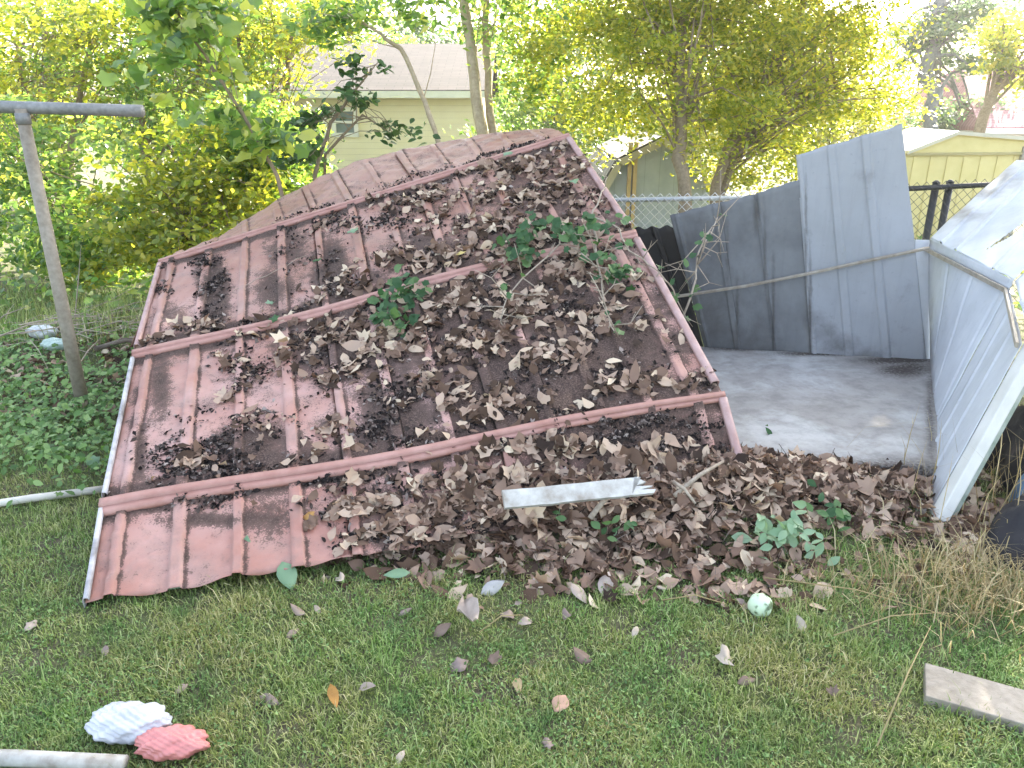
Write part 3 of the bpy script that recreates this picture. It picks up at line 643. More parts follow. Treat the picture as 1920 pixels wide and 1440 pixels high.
def gambrel_shed():
    Z = 10.5; pts = [(1118, 392), (1130, 352), (1155, 302), (1232, 262), (1303, 305), (1328, 356), (1338, 392)]
    P = [at(x, y, Z) for x, y in pts]; y0 = P[0][1]; P = [np.array([p[0], y0, p[2]]) for p in P]; zb = -1.0
    h = thing('garden_shed', 'grey gambrel roofed shed with tan trim seen behind the tree trunks', 'shed', (P[3][0], y0, zb))
    front = [np.array([P[1][0] + .05, y0, zb])] + [np.array([p[0], y0, p[2]]) for p in P[1:6]] + [np.array([P[5][0] - .05, y0, zb])]
    t = NT('grey_shed_boards'); s = t.n('ShaderNodeSeparateXYZ'); t.l(t.coord(), s.inputs[0]); f = t.math('FRACT', t.math('MULTIPLY', s.outputs['X'], 5)); nz = t.noise(4, 3)
    t.col(t.mix(t.ramp(f, [(0, .6), (.06, 0.0)]), t.ramp(nz, [(.3, (.34, .37, .40)), (.7, (.44, .47, .50))]), (.2, .22, .24))); t.rough(.7)
    b = MB(); b.prism(front, (0, 2.4, 0)); b.build('wall', t.m, h)
    b = MB()
    for p, q in zip(P[1:5], P[2:6]):
        nrm = unit(np.array([-(q - p)[2], 0, (q - p)[0]])); p2 = np.array([p[0], y0 - .12, p[2]]); q2 = np.array([q[0], y0 - .12, q[2]]); b.prism([p2 + nrm * .01, q2 + nrm * .01, q2 + nrm * .07, p2 + nrm * .07], (0, 2.7, 0))
    b.build('roof', shinglemat('grey_shingles', (.22, .2, .18), (.3, .28, .26)), h)
    b = MB()
    for p, q in zip(P[1:5], P[2:6]): b.bar((p[0], y0 - .14, p[2]), (q[0], y0 - .14, q[2]), .03, .09)
    b.build('barge_board', simple('tan_trim', (.40, .35, .26), (.5, .45, .34), 10, .7, 0), h)
    for x in (1176, 1186):
        b = MB(); p = at(x, 330, Z); b.box((p[0], y0 - .03, p[2] - .55), (.05, .05, 2.0)); b.build('door_trim', simple('wood_trim', (.45, .30, .14), (.58, .42, .22), 10, .7, 0), h)
gambrel_shed()
def yellow_shed():
    Z = 9.2; L, A, Rr = at(1697, 289, Z), at(1784, 252, Z), at(1925, 264, Z); y0 = L[1]
    for p in (L, A, Rr): p[1] = y0
    zb = -.75; h = thing('yellow_shed', 'pale yellow ribbed metal shed with shallow gable beyond the black fence', 'shed', (A[0], y0, zb))
    m = simple('pale_yellow_steel', (.62, .52, .22), (.70, .60, .28), 6, .5, 0); us = []
    b = MB(); b.box(((L[0] + Rr[0]) / 2, y0 + .5, (L[2] + zb) / 2), (Rr[0] - L[0], 1.0, L[2] - zb)); k = 0; x = L[0] + .12
    while x < Rr[0] - .05:
        b.box((x, y0 - .006, (L[2] + zb) / 2 - .01), (.022, .014, L[2] - zb - .03)); x += .20
    b.build('wall', m, h)
    b = MB(); b.prism([(L[0], y0 - .02, L[2] + .004), (A[0], y0 - .02, A[2]), (Rr[0], y0 - .02, Rr[2] + .004), (Rr[0], y0 - .02, L[2] + .004)], (0, .06, 0)); b.build('gable', m, h)
    b = MB(); b.bar((L[0], y0 - .03, L[2]), (Rr[0], y0 - .03, L[2] + .012), .02, .03); b.build('gable_trim', simple('olive_trim', (.36, .30, .14), (.42, .36, .18), 6, .5, 0), h)
    b = MB()
    for p, q in ((L, A), (A, Rr)):
        b.prism([p + np.array([0, -.08, .004]), q + np.array([0, -.08, .004]), q + np.array([0, -.08, .045]), p + np.array([0, -.08, .045])], (0, 1.2, 0))
    b.build('roof', simple('cream_steel_roof', (.5, .47, .38), (.6, .56, .46), 6, .4, 0), h)
    b = MB(); b.box((Rr[0] - .03, y0 - .02, (Rr[2] + zb) / 2 - .03), (.1, .05, Rr[2] - zb - .06)); b.build('corner_trim', simple('grey_brown_trim', (.3, .27, .22), (.38, .34, .28), 6, .5, 0), h)
yellow_shed()
def far_house():
    Z = 19; A = at(1905, 205, Z); L = at(1835, 246, Z); Rr = at(2050, 246, Z); y0 = A[1]
    h = thing('far_house', 'distant white house with a pink shingle roof at the right edge', 'house', (Rr[0], y0, -1.2))
    x0, x1 = L[0], L[0] + 6
    b = MB(); b.box(((x0 + x1) / 2, y0 + 3, (L[2] - 1.2) / 2), (x1 - x0 - .4, 5.4, L[2] + 1.2)); b.build('wall', sidingmat('white_siding', (.72, .7, .68), (.78, .77, .75), .15), h)
    b = MB(); b.prism([(x0, y0 - .2, L[2]), (x1, y0 - .2, L[2]), (x1, y0 + 3, L[2] + 1.5), (x0 + .9, y0 + 3, L[2] + 1.5)], (0, 0, .1)); b.prism([(x0, y0 - .2, L[2]), (x0 + .9, y0 + 3, L[2] + 1.5), (x0, y0 + 6, L[2])], (0, 0, .1))
    b.build('roof', shinglemat('pink_shingles', (.42, .20, .22), (.5, .28, .3)), h)
    b = MB(); b.bar((x0, y0 - .25, L[2]), (x1, y0 - .25, L[2]), .1, .12); b.build('gutter', M['white'], h)
far_house()

# ------------------------------------------------------------------ fences
def chain_fence(name, label, a, b_, posts, h, mat, wire, tips=True):
    a = np.array(a, float); b_ = np.array(b_, float); d = b_ - a; L = np.linalg.norm(d); d = d / L
    t = thing(name, label, 'fence', ((a + b_) / 2)[0:2].tolist() + [float(a[2] - h)])
    m = MB(); m.tube([a, b_], .02, 10); m.build('top_rail', mat, t, True)
    for p in posts:
        m = MB(); q = a + d * L * p + np.array([0, .03, 0]); m.tube([q + np.array([0, 0, -h - .1]), q + np.array([0, 0, .03])], .028, 10); m.tube([q + np.array([0, 0, .03]), q + np.array([0, 0, .05])], [.034, .01], 10); m.build('fence_post', mat, t, True)
    m = MB(); s = .075; n = int(L / s) + int(h / s); off = np.array([0, -.03, 0])
    up = np.array([0, 0, 1.])
    for sg in (1, -1):
        for i in range(-int(h / s), int(L / s) + int(h / s)):
            x = i * s; x0_ = max(x, 0) if sg > 0 else min(x, L)
            # line z = (pos - x) going up
            z_lo = 0; pts = []
            lo, hi = (x, x + h + .05) if sg > 0 else (x, x - h - .05)
            pa, pb_ = np.clip(lo, 0, L), np.clip(hi, 0, L)
            if abs(pa - pb_) < .02: continue
            za, zb = abs(pa - lo), abs(pb_ - lo)
            m.tube([a + d * pa + up * (za - h) + off + np.array([0, .004 * sg, 0]), a + d * pb_ + up * (zb - h) + off + np.array([0, -.004 * sg, 0])], wire, 3, False)
    m.build('wire_mesh', simple(name + '_wire', (.45, .44, .42), (.62, .6, .58), 10, .4, 0, metallic=.5) if 'black' not in name else mat, t)
chain_fence('chain_link_fence', 'galvanised chain link fence between the fallen roof and the grey wall', at(1020, 378, 6.6), at(1480, 369, 6.4), [.12], 1.0, simple('galvanised_rail', (.42, .42, .4), (.55, .55, .53), 20, .45, 0, metallic=.4), .0032)
blk = simple('black_fence_coat', (.015, .015, .016), (.03, .03, .03), 20, .45, 0)
chain_fence('black_chain_link_fence', 'black chain link fence in front of the pale yellow shed', at(1660, 356, 6.0), at(2060, 336, 6.0), [.245, .31, .9], 1.0, blk, .0022)

# ------------------------------------------------------------------ trees and shrubs
def foliage(blobs, nclump, nleaf, cr, lsize, r_, templ, flat=.5, droop=.3):
    """leaves gathered in clumps spread through ellipsoids; returns verts, tris, clump centres"""
    w = np.array([b[1][0] * b[1][1] * b[1][2] for b in blobs]); w = w / w.sum(); idx = r_.choice(len(blobs), nclump, p=w)
    c = np.array([blobs[i][0] for i in idx], float); rad = np.array([blobs[i][1] for i in idx], float)
    dv = unit(r_.normal(size=(nclump, 3))) * (r_.uniform(0, 1, (nclump, 1)) ** .42)
    cc = c + dv * rad; k = r_.integers(0, nclump, nleaf); cs = r_.uniform(.55, 1.25, nclump) * cr
    off = r_.normal(0, 1, (nleaf, 3)) * cs[k][:, None] * np.array([1, 1, .55]) * .62
    P = cc[k] + off; P[:, 2] = np.maximum(P[:, 2], G(P[:, 0], P[:, 1]) + .03)
    tilt = unit(r_.normal(size=(nclump, 3)) * .5 + np.array([0, 0, 1]))
    N = unit(tilt[k] * (1 - flat) + r_.normal(0, .75, (nleaf, 3)) * flat + np.array([0, -.15, .25]))
    V, T = scatter(templ, P, N, r_.uniform(.65, 1.25, nleaf) * lsize, r_)
    return V, T, cc
def limbs(m, stem, cc, r_, n, rad, attach=(.3, 1.0)):
    st = np.array(stem); seg = np.linspace(0, 1, len(st))
    for i in r_.choice(len(cc), min(n, len(cc)), replace=False):
        t = r_.uniform(*attach); p = np.array([np.interp(t, seg, st[:, c]) for c in range(3)]); q = cc[i]
        if np.linalg.norm(q - p) > 3.2: continue
        mid = (p + q) / 2 + np.array([0, 0, .12]) * np.linalg.norm(q - p) + r_.normal(0, .06, 3)
        m.tube([p, p * .55 + mid * .45 + r_.normal(0, .02, 3), mid, mid * .4 + q * .6 + r_.normal(0, .03, 3), q], [rad, rad * .8, rad * .6, rad * .4, rad * .15], 5, False)
def tree(name, label, stems, blobs, nclump, nleaf, cr, lsize, leaf, bark, seed, templ=FLAT, nlimb=30, lrad=.018, cat='tree', group=None, flat=.5, high=None):
    r_ = np.random.default_rng(seed); base = stems[0][0][0]
    t = thing(name, label, cat, base, group)
    V, T, cc = foliage(blobs, nclump, nleaf, cr, lsize, r_, templ, flat)
    if high:
        V2, T2, _ = foliage(high[0], high[1], high[2], high[3], high[4], r_, FLAT, .6); T = np.concatenate([T, T2 + len(V)]); V = np.concatenate([V, V2])  # unseen upper crown, made dense to shade the foreground
    m = MB()
    for pts, rads in stems:
        P = []; Rr = []; pts = [np.array(p, float) for p in pts]
        for i in range(len(pts) - 1):
            for s in np.linspace(0, 1, 5)[:-1]:
                P.append(pts[i] * (1 - s) + pts[i + 1] * s + r_.normal(0, .35 * rads[i] * (s > 0), 3) * np.array([1, 1, 0])); Rr.append((rads[i] * (1 - s) + rads[i + 1] * s) * r_.uniform(.94, 1.06))
        P.append(pts[-1]); Rr.append(rads[-1]); m.tube(P, Rr, 9)
        limbs(m, P, cc, r_, nlimb // len(stems), lrad)
    m.build('trunk', bark, t, True)
    mesh_np('crown', V, T, leaf, t)
    return t
def base_at(px, Z, py=300):
    p = at(px, py, Z); p[2] = float(G(p[0], p[1])) - .05; return p
def up(px, py, Z, y=None):
    p = at(px, py, Z); return p
def E(px, py, Z, rx, ry, rz): return (at(px, py, Z), (rx, ry, rz))
# twin trunk tree in the middle
tree('twin_trunk_tree', 'tall slim tree with two pale trunks rising just behind the roof',
     [([base_at(915, 8.6), at(905, 250, 8.6), at(885, 110, 8.6), at(868, -20, 8.6), at(850, -300, 8.8), at(830, -700, 9.0)], [.075, .066, .06, .056, .05, .03]),
      ([base_at(935, 8.7), at(925, 250, 8.7), at(912, 100, 8.7), at(908, -20, 8.7), at(960, -350, 8.8), at(1000, -700, 9)], [.055, .046, .042, .04, .034, .02])],
     [E(980, 70, 8.8, .7, .6, .5), E(1030, 160, 8.6, .5, .5, .4), E(830, 10, 8.8, .6, .6, .22), E(960, -90, 8.8, 1.3, 1, .6), E(868, 225, 9.2, .16, .3, .3)], 80, 4200, .3, .085, M['leaf_green'], M['bark_light'], 21, nlimb=18, lrad=.009,
     high=([(at(900, -650, 8.6), (3.0, 2.4, 2.2))], 60, 7500, .8, .2))
# leaning sapling in front of the house
tree('leaning_sapling', 'thin leaning sapling with bare crooked stem in front of the cream house',
     [([base_at(835, 7.4), at(823, 270, 7.4), at(785, 165, 7.4), at(752, 92, 7.4), at(700, 55, 7.3), at(640, 15, 7.2)], [.03, .026, .024, .022, .014, .006])],
     [E(690, 25, 7.3, .5, .5, .2), E(590, 50, 7.2, .45, .4, .22), E(790, 30, 7.3, .4, .4, .2)], 36, 900, .2, .085, M['leaf_green'], M['bark_light'], 22, FRESH, nlimb=9, lrad=.006)
# dark leaved shrub branches
tree('dark_leaved_shrub', 'dark leaved shrub with arching branches in front of the cream house',
     [([base_at(560, 7.0), at(590, 330, 7.0), at(620, 230, 6.9), at(665, 170, 6.8), at(715, 110, 6.8)], [.025, .02, .015, .01, .004]),
      ([base_at(570, 7.1), at(610, 290, 7.0), at(680, 215, 6.9), at(740, 255, 6.9)], [.02, .014, .01, .003])],
     [E(690, 130, 6.8, .2, .2, .12), E(665, 180, 6.8, .16, .2, .12), E(590, 235, 6.9, .25, .25, .14), E(560, 290, 7.0, .25, .3, .12), E(735, 250, 6.9, .25, .2, .08), E(620, 215, 6.9, .2, .2, .08)], 44, 620, .11, .085, M['leaf_dark'], M['bark'], 23, FRESH, nlimb=30, lrad=.005, cat='shrub')
# right trees
tree('yellow_leaved_tree', 'broad yellow green tree whose trunk stands left behind the fence',
     [([base_at(1290, 7.9), at(1285, 380, 7.9), at(1276, 270, 7.9), at(1272, 140, 7.9), at(1290, -20, 8.0), at(1330, -400, 8.2), at(1350, -800, 8.4)], [.085, .07, .064, .06, .055, .05, .02])],
     [E(1180, 130, 8.0, 1.0, .9, .7), E(1330, 90, 8.0, 1.0, .9, .7), E(1250, 250, 7.9, .9, .7, .3), E(1120, 240, 8.2, .5, .7, .35), E(1400, 210, 8.2, .8, .8, .5), E(1080, 30, 8.3, .9, .8, .5), E(1300, -60, 8.1, 1.6, 1.2, .6), E(1080, 150, 8.3, .7, .8, .5), E(1400, 60, 8.4, .8, .8, .5), E(1230, 20, 8.2, .9, .8, .4), E(1135, 295, 8.4, .35, .4, .22), E(1220, 300, 8.2, .3, .3, .12)], 280, 34000, .27, .06, M['leaf_yellow'], M['bark'], 31, nlimb=90, lrad=.016,
     high=([(at(1350, -600, 8.2), (3.2, 2.6, 2.3)), (at(1900, -500, 8.4), (2.4, 2.2, 1.8)), (at(2089, -294, 8.3), (1.5, 1.6, 1.2))], 110, 18000, .8, .2))  # right-hand blob added out of frame to shade the folded sheet
tree('forked_tree', 'golden backlit tree with a leaning forked trunk behind the grey wall',
     [([base_at(1335, 8.5), at(1340, 365, 8.5), at(1360, 285, 8.5), at(1420, 180, 8.6), at(1500, 40, 8.8), at(1560, -200, 9.0)], [.07, .058, .052, .045, .03, .012]),
      ([base_at(1345, 8.6), at(1352, 365, 8.6), at(1378, 290, 8.6), at(1480, 210, 8.8), at(1620, 120, 9.0)], [.055, .045, .04, .03, .01])],
     [E(1500, 130, 8.9, 1.1, 1., .8), E(1590, 200, 9.0, .7, .9, .6), E(1450, 300, 8.8, .8, .8, .35), E(1580, 60, 9.0, .8, .9, .6), E(1400, 330, 8.7, .5, .5, .2), E(1470, 20, 9.0, .8, .9, .5), E(1400, 180, 9.0, .6, .9, .5)], 210, 28000, .27, .06, M['leaf_yellow'], M['bark'], 32, nlimb=70, lrad=.015,
     high=([(at(1650, -350, 9.4), (2.3, 2.2, 1.6)), (at(1300, -1000, 9.6), (3.2, 2.4, 1.6))], 90, 15000, .8, .2))
# far right pair of trees against the bright sky
tree('hazy_tree', 'tall blue green tree with a straight trunk against the white sky',
     [([base_at(1748, 19), at(1746, 240, 19), at(1742, 110, 19), at(1760, 30, 19), at(1800, -120, 19)], [.2, .17, .15, .13, .07])],
     [E(1745, 60, 19, 1.0, 1., .6), E(1820, 40, 19, 1.3, 1.2, .5), E(1715, 115, 19, .5, .6, .3), E(1800, 110, 19, .7, .8, .4), E(1850, 215, 20, 1.3, 1., .35), E(1760, 225, 20, 1.0, 1., .3), E(1860, 10, 19, 1., 1., .4)], 95, 9500, .35, .14, M['leaf_grey'], simple('grey_bark', (.10, .11, .11), (.18, .19, .19), 20, .9, .4), 33, nlimb=40, lrad=.06)
tree('leaning_far_tree', 'far tree with a trunk leaning right at the top right edge',
     [([base_at(1825, 15), at(1840, 230, 15), at(1865, 170, 15), at(1930, 110, 15), at(1990, 20, 15)], [.13, .1, .09, .07, .03])],
     [E(1900, 70, 15, .8, .8, .4), E(1930, 140, 15, .6, .7, .3), E(1870, 120, 15, .35, .5, .2)], 50, 3600, .3, .12, M['leaf_yellow'], M['bark'], 34, nlimb=24, lrad=.04)
# left side shrubs and trees
LS = [
    ('leafy_shrub', 'bright leafy shrub behind the clothesline post', 120, 7.6, [E(60, 330, 7.6, .8, .7, .9), E(150, 440, 7.4, .8, .6, .5)], 'leaf_green', 41),
    ('leafy_shrub', 'sunlit yellow green shrub beside the far left corner of the roof', 360, 7.2, [E(330, 420, 7.2, .75, .6, .65), E(420, 340, 7.4, .7, .6, .6), E(250, 500, 7.0, .5, .4, .3)], 'leaf_yellow', 42),
    ('leafy_shrub', 'mid green bush right of the sunlit shrub above the curved roof edge', 500, 7.6, [E(480, 340, 7.8, .6, .5, .5), E(560, 320, 8.2, .4, .4, .35), E(440, 260, 7.8, .6, .6, .5), E(560, 235, 8.4, .28, .4, .3), E(610, 290, 8.4, .3, .3, .16)], 'leaf_green', 43),
    ('broadleaf_tree', 'tall broadleaf tree filling the upper left corner', 40, 9.0, [E(40, 120, 9.0, 1.5, 1., 1.0), E(180, 60, 9.2, 1.2, 1., .8), E(-60, 300, 9.2, .8, .9, .8)], 'leaf_yellow', 44),
    ('broadleaf_tree', 'light green broadleaf tree above the clothesline crossbar', 260, 9.4, [E(260, 190, 9.4, 1.3, 1., .8), E(380, 120, 9.6, 1.2, 1., .8), E(300, 20, 9.6, 1.3, 1, .6)], 'leaf_green', 45),
    ('broadleaf_tree', 'yellowish broadleaf tree left of the cream house', 440, 9.8, [E(450, 90, 9.8, 1.0, .9, .9), E(560, 50, 10., .9, .8, .45), E(470, 220, 9.6, .6, .7, .6), E(520, -40, 10, 1.5, 1., .6), E(620, 60, 10., .6, .6, .3), E(560, 120, 10., .35, .5, .25)], 'leaf_yellow', 46),
]
for nm, lb, px, Z, bl, lm, sd_ in LS:
    shr = nm == 'leafy_shrub'; r0 = .02 if shr else .08
    c = bl[0][0]; bs = base_at(px, Z)
    stems = [([bs, bs * .5 + c * .5 + np.array([.05, 0, 0]), c + np.array([0, 0, .2])], [r0, r0 * .7, r0 * .3]), ([bs + np.array([.15, .1, 0]), bs * .5 + bl[1][0] * .5, bl[1][0] + np.array([0, 0, .1])], [r0 * .8, r0 * .6, r0 * .25])]
    hi = None if True else ([(at(px, -500, Z), (2.8, 2., 2.0))], 50, 5500, .8, .2)
    tree(nm, lb, stems, bl, 100 if shr else 130, 7200 if shr else 8000, .22 if shr else .28, .075 if shr else .085, M[lm], M['bark'], sd_, FRESH if shr else FLAT, nlimb=40, lrad=.010, cat='shrub' if shr else 'tree', high=hi)
# overhanging branch with big lobed leaves, upper left
tree('maple_sapling', 'maple sapling with large lobed leaves on a dark slanting stem at upper left',
     [([base_at(560, 6.2), at(520, 330, 6.1), at(470, 240, 6.0), at(400, 130, 5.9), at(330, 20, 5.8), at(290, -60, 5.8)], [.02, .016, .014, .012, .009, .004])],
     [E(380, 90, 5.8, .3, .25, .2), E(330, 20, 5.8, .35, .3, .2), E(440, 230, 6.0, .3, .25, .18), E(490, 270, 6.0, .25, .2, .12), E(290, 150, 5.8, .2, .2, .2), E(410, 0, 5.8, .3, .2, .15)], 46, 330, .16, .17, M['leaf_green'], M['bark'], 51, MAPLE, nlimb=14, lrad=.004)
# trees beyond the house and sheds
for i, (px, Z, w, hgt, lm, lb) in enumerate([(650, 21, 2.6, 1.6, 'leaf_green', 'far green tree rising behind the left end of the cream house'), (830, 24, 2.6, 1.4, 'leaf_grey', 'far greyish tree behind the ridge of the cream house'), (1050, 20, 2.8, 1.9, 'leaf_green', 'far green tree between the twin trunk tree and the yellow tree'), (1300, 21, 3.0, 1.9, 'leaf_yellow', 'far yellowish tree behind the gambrel shed'), (1530, 22, 2.4, 1.6, 'leaf_yellow', 'far golden tree behind the grey wall'), (100, 18, 3.4, 2.2, 'leaf_green', 'far green tree behind the upper left foliage'), (420, 19, 2.6, 2.0, 'leaf_green', 'far green tree left of the cream house roof')]):
    b0 = base_at(px, Z); c = at(px, 185, Z); c[2] = max(c[2], 1.4)
    tree('background_tree', lb, [([b0, c, c + np.array([.2, 0, hgt * 1.2])], [.16, .12, .05])], [(c + np.array([0, 0, .3]), (w, 1.2, hgt)), (c + np.array([.6, .2, -.9]), (w * .9, 1.1, .9)), (c + np.array([-.5, .4, hgt * 1.1]), (w * .8, 1., hgt * .7))], 170, 15000, .5, .16, M[lm], M['bark'], 60 + i, nlimb=26, lrad=.04, group='trees beyond the houses')

# ------------------------------------------------------------------ ground plants
def blades(x, y, L, W, lean, r_, seg=3):
    n = len(x); az = r_.uniform(0, 2 * np.pi, n); d = np.stack([np.cos(az), np.sin(az), 0 * az], -1); s = np.stack([-np.sin(az), np.cos(az), 0 * az], -1)
    P = np.stack([x, y, G(x, y) - .004], -1); up_ = np.array([0, 0, 1.])
    a = lean; V = []
    p1 = P + (up_ * np.cos(a * .5)[:, None] + d * np.sin(a * .5)[:, None]) * (L * .55)[:, None]
    p2 = p1 + (up_ * np.cos(a * 1.3)[:, None] + d * np.sin(a * 1.3)[:, None]) * (L * .45)[:, None]
    w = (W / 2)[:, None]
    V = np.stack([P - s * w, P + s * w, p1 - s * w * .8, p1 + s * w * .8, p2], 1).reshape(-1, 3)
    T = np.array([(0, 1, 3), (0, 3, 2), (2, 3, 4)])[None] + (np.arange(n) * 5)[:, None, None]
    return V, T.reshape(-1, 3)
def free_ground(x, y):
    ok = ~((x > .75 + (5.1 - y) * -.1) & (x < 2.75 - (4.75 - y) * .48) & (y > 3.2) & (y < 5.1))
    return ok
def lawn():
    r_ = np.random.default_rng(5); n = 560000; y = 1.25 + 5.3 * r_.beta(1., 2.3, n); half = .8 + y * .82; x = r_.uniform(-1, 1, n) * half
    px, py = proj(np.stack([x, y, G(x, y)], -1))
    under = (py < 1020) & (px > 330) & (px < 1330)
    heapd = blob([(1150, 970, 260, 70, 1.), (1400, 920, 260, 60, 1.), (900, 1000, 200, 40, .8)], px, py)
    tuft = .55 + .45 * hashn(x * 9, y * 9, 1.2)
    keep = free_ground(x, y) & ~under & (r_.uniform(0, 1, n) < np.clip(tuft, .15, 1)) & (r_.uniform(0, 1, n) > heapd * .93); x, y = x[keep], y[keep]
    L = r_.uniform(.016, .052, len(x)) * (1 + .45 * hashn(x * 2.1, y * 2.1, .3)); L = np.where(r_.uniform(0, 1, len(x)) < .02, L * 2, L)
    V, T = blades(x, y, L, r_.uniform(.0018, .0045, len(x)), r_.uniform(.3, 1.9, len(x)), r_)
    tag(mesh_np('lawn_grass', V, T, M['grass']), 'short patchy green and straw coloured lawn grass', 'grass', kind='stuff')
    # broad leaved lawn weeds
    n = 85000; y = 1.35 + 3.2 * r_.beta(1., 1.7, n); x = r_.uniform(-1, 1, n) * (.35 + y * .78); px, py = proj(np.stack([x, y, G(x, y)], -1))
    patch = hashn(x * 2.6 + 1, y * 2.6, 4.) ; keep = free_ground(x, y) & ~((py < 1020) & (px > 330) & (px < 1330)) & (r_.uniform(-.5, 1, n) < patch + .1); x, y = x[keep], y[keep]
    heapd = blob([(1150, 970, 260, 70, 1.), (1400, 920, 260, 60, 1.), (900, 1000, 200, 40, .8)], px[keep], py[keep]); k2 = r_.uniform(0, 1, len(x)) > heapd * .97; x, y = x[k2], y[k2]
    P = np.stack([x, y, G(x, y) + r_.uniform(.004, .026, len(x))], -1)
    V, T = scatter(FLAT, P, unit(np.array([0, -.1, 1]) + r_.normal(0, .4, P.shape)), (.006 + .014 * r_.beta(1.2, 2.5, len(x))), r_)
    tag(mesh_np('lawn_weeds', V, T, M['clover']), 'low broad leaved weeds growing through the lawn', 'weeds', kind='stuff')
    # ivy like cover left of the roof
    n = 26000; x = r_.uniform(-4.6, -1.2, n); y = r_.uniform(2.9, 5.6, n); px, py = proj(np.stack([x, y, G(x, y)], -1))
    d = blob([(100, 800, 190, 70, 1.1), (0, 760, 160, 90, .9), (220, 650, 60, 40, .5), (240, 800, 40, 120, .7), (30, 690, 120, 50, .5)], px, py) * (.75 + .35 * hashn(x * 5, y * 5, .9)); keep = r_.uniform(0, 1, n) < d; x, y = x[keep], y[keep]
    P = np.stack([x, y, G(x, y) + r_.uniform(.03, .12, len(x)) * (.8 + .5 * hashn(x * 4, y * 4))], -1)
    V, T = scatter(FRESH + MAPLE, P, unit(np.array([0, -.3, 1]) + r_.normal(0, .4, P.shape)), r_.uniform(.022, .055, len(x)), r_)
    tag(mesh_np('ground_ivy', V, T, M['clover']), 'green ivy like ground cover around the foot of the clothesline post', 'ground cover', kind='stuff')
    # tall weeds / rough grass at the back left
    n = 9000; x = r_.uniform(-6.5, -1.6, n); y = r_.uniform(5.0, 7.4, n); V, T = blades(x, y, r_.uniform(.08, .38, n), r_.uniform(.003, .007, n), r_.uniform(.2, 1.2, n), r_)
    tag(mesh_np('rough_grass', V, T, M['grass']), 'rough long grass along the foot of the left shrubs', 'grass', kind='stuff')
    n = 9000; x = r_.uniform(-7, 7, n); y = r_.uniform(5.6, 12, n); ok = ~((x > .6) & (y < 5.5)); x, y = x[ok], y[ok]; P = np.stack([x, y, G(x, y) + r_.uniform(.02, .4, len(x))], -1)
    V, T = scatter(FRESH, P, unit(np.array([0, -.3, 1]) + r_.normal(0, .5, P.shape)), r_.uniform(.05, .1, len(x)), r_)
    tag(mesh_np('undergrowth', V, T, M['leaf_green']), 'leafy undergrowth beneath the trees behind the shed', 'undergrowth', kind='stuff')
    # straw at the right
    n = 1100; x = r_.normal(1.75, .28, n); y = r_.normal(2.38, .14, n); V, T = blades(x, y, r_.uniform(.08, .26, n), r_.uniform(.002, .005, n), r_.uniform(.7, 1.5, n), r_)
    n2 = 160; x = r_.normal(2.35, .3, n2); y = r_.normal(2.95, .3, n2); V2, T2 = blades(x, y, r_.uniform(.2, .5, n2), r_.uniform(.002, .005, n2), r_.uniform(.2, 1.1, n2), r_)
    tag(mesh_np('dry_straw', np.concatenate([V, V2]), np.concatenate([T, T2 + len(V)]), M['straw']), 'tangle of dry straw coloured grass beside the black netting', 'dry grass', kind='stuff')
lawn()

# ------------------------------------------------------------------ small things
def one_leaf(px, py, size, mat, label, lift=.02, roofp=False, tmpl=None, tilt=(0, -.3, 1), seed=0, group=None):
    r_ = np.random.default_rng(1000 + seed + int(px) * 7 + int(py)); P, n = roof_at(px, py, lift) if roofp else (gnd(px, py) + np.array([0, 0, lift]), np.array(tilt, float))
    V, T = scatter([tmpl if tmpl is not None else DRY[(int(px) + int(py)) % len(DRY)]], np.zeros((1, 3)), np.array([unit(n + r_.normal(0, .2, 3))]), np.array([size]), r_)
    o = mesh_np('fallen_leaf', V, T, mat, smooth=True); o.location = [float(c) for c in P]; solid(o, .0008, 0); return tag(o, label, 'leaf', group)
def lm(name, c): return simple(name, tuple(x * .75 for x in c), c, 30, .7, .2, .002)
one_leaf(1050, 1330, .065, lm('peach_leaf', (.50, .30, .20)), 'rounded peach coloured leaf lying alone on the lawn near the bottom', tmpl=leaf_oval(.3, .15, 0, .42, 6))
one_leaf(625, 1318, .08, lm('orange_leaf', (.40, .20, .04)), 'curled orange brown leaf on the lawn', tmpl=leaf_oval(1.2, .6, .6, .25, 6), tilt=(.3, -.5, .9))
one_leaf(585, 972, .07, lm('golden_leaf', (.45, .25, .07)), 'golden curled leaf on the bare lower left of the roof', roofp=True, lift=.012)
one_leaf(868, 488, .07, lm('yellow_leaf', (.55, .42, .14)), 'small yellow leaf among the brown leaves above the middle channel', roofp=True, lift=.05)
one_leaf(1135, 1104, .1, lm('pale_tan_leaf', (.50, .40, .33)), 'upright pale tan leaf below the leaf heap', tmpl=leaf_oval(.4, .2, 0, .3, 6), tilt=(0, -.8, .6))
one_leaf(924, 1110, .1, lm('pale_grey_leaf', (.50, .47, .44)), 'pale grey leaf standing on edge at the front of the leaf heap', tmpl=leaf_oval(.4, .2, 0, .26, 6), tilt=(.2, -.8, .5))
one_leaf(880, 1180, .17, lm('large_curled_leaf', (.48, .39, .32)), 'large curled pale brown leaf lying on the lawn', tmpl=leaf_oval(2.2, .9, .8, .36, 6, .08), lift=.04)
one_leaf(1085, 1122, .1, lm('pink_tan_leaf', (.46, .36, .29)), 'flat pinkish tan leaf on the grass under the leaf heap', tmpl=leaf_oval(.2, .2, .2, .25, 6))
one_leaf(505, 1322, .085, lm('dull_brown_leaf', (.24, .18, .14)), 'dull brown leaf left of the orange leaf on the lawn')
one_leaf(970, 1295, .06, lm('ochre_leaf', (.42, .32, .16)), 'small ochre leaf below the large curled leaf')
r_ = np.random.default_rng(77)
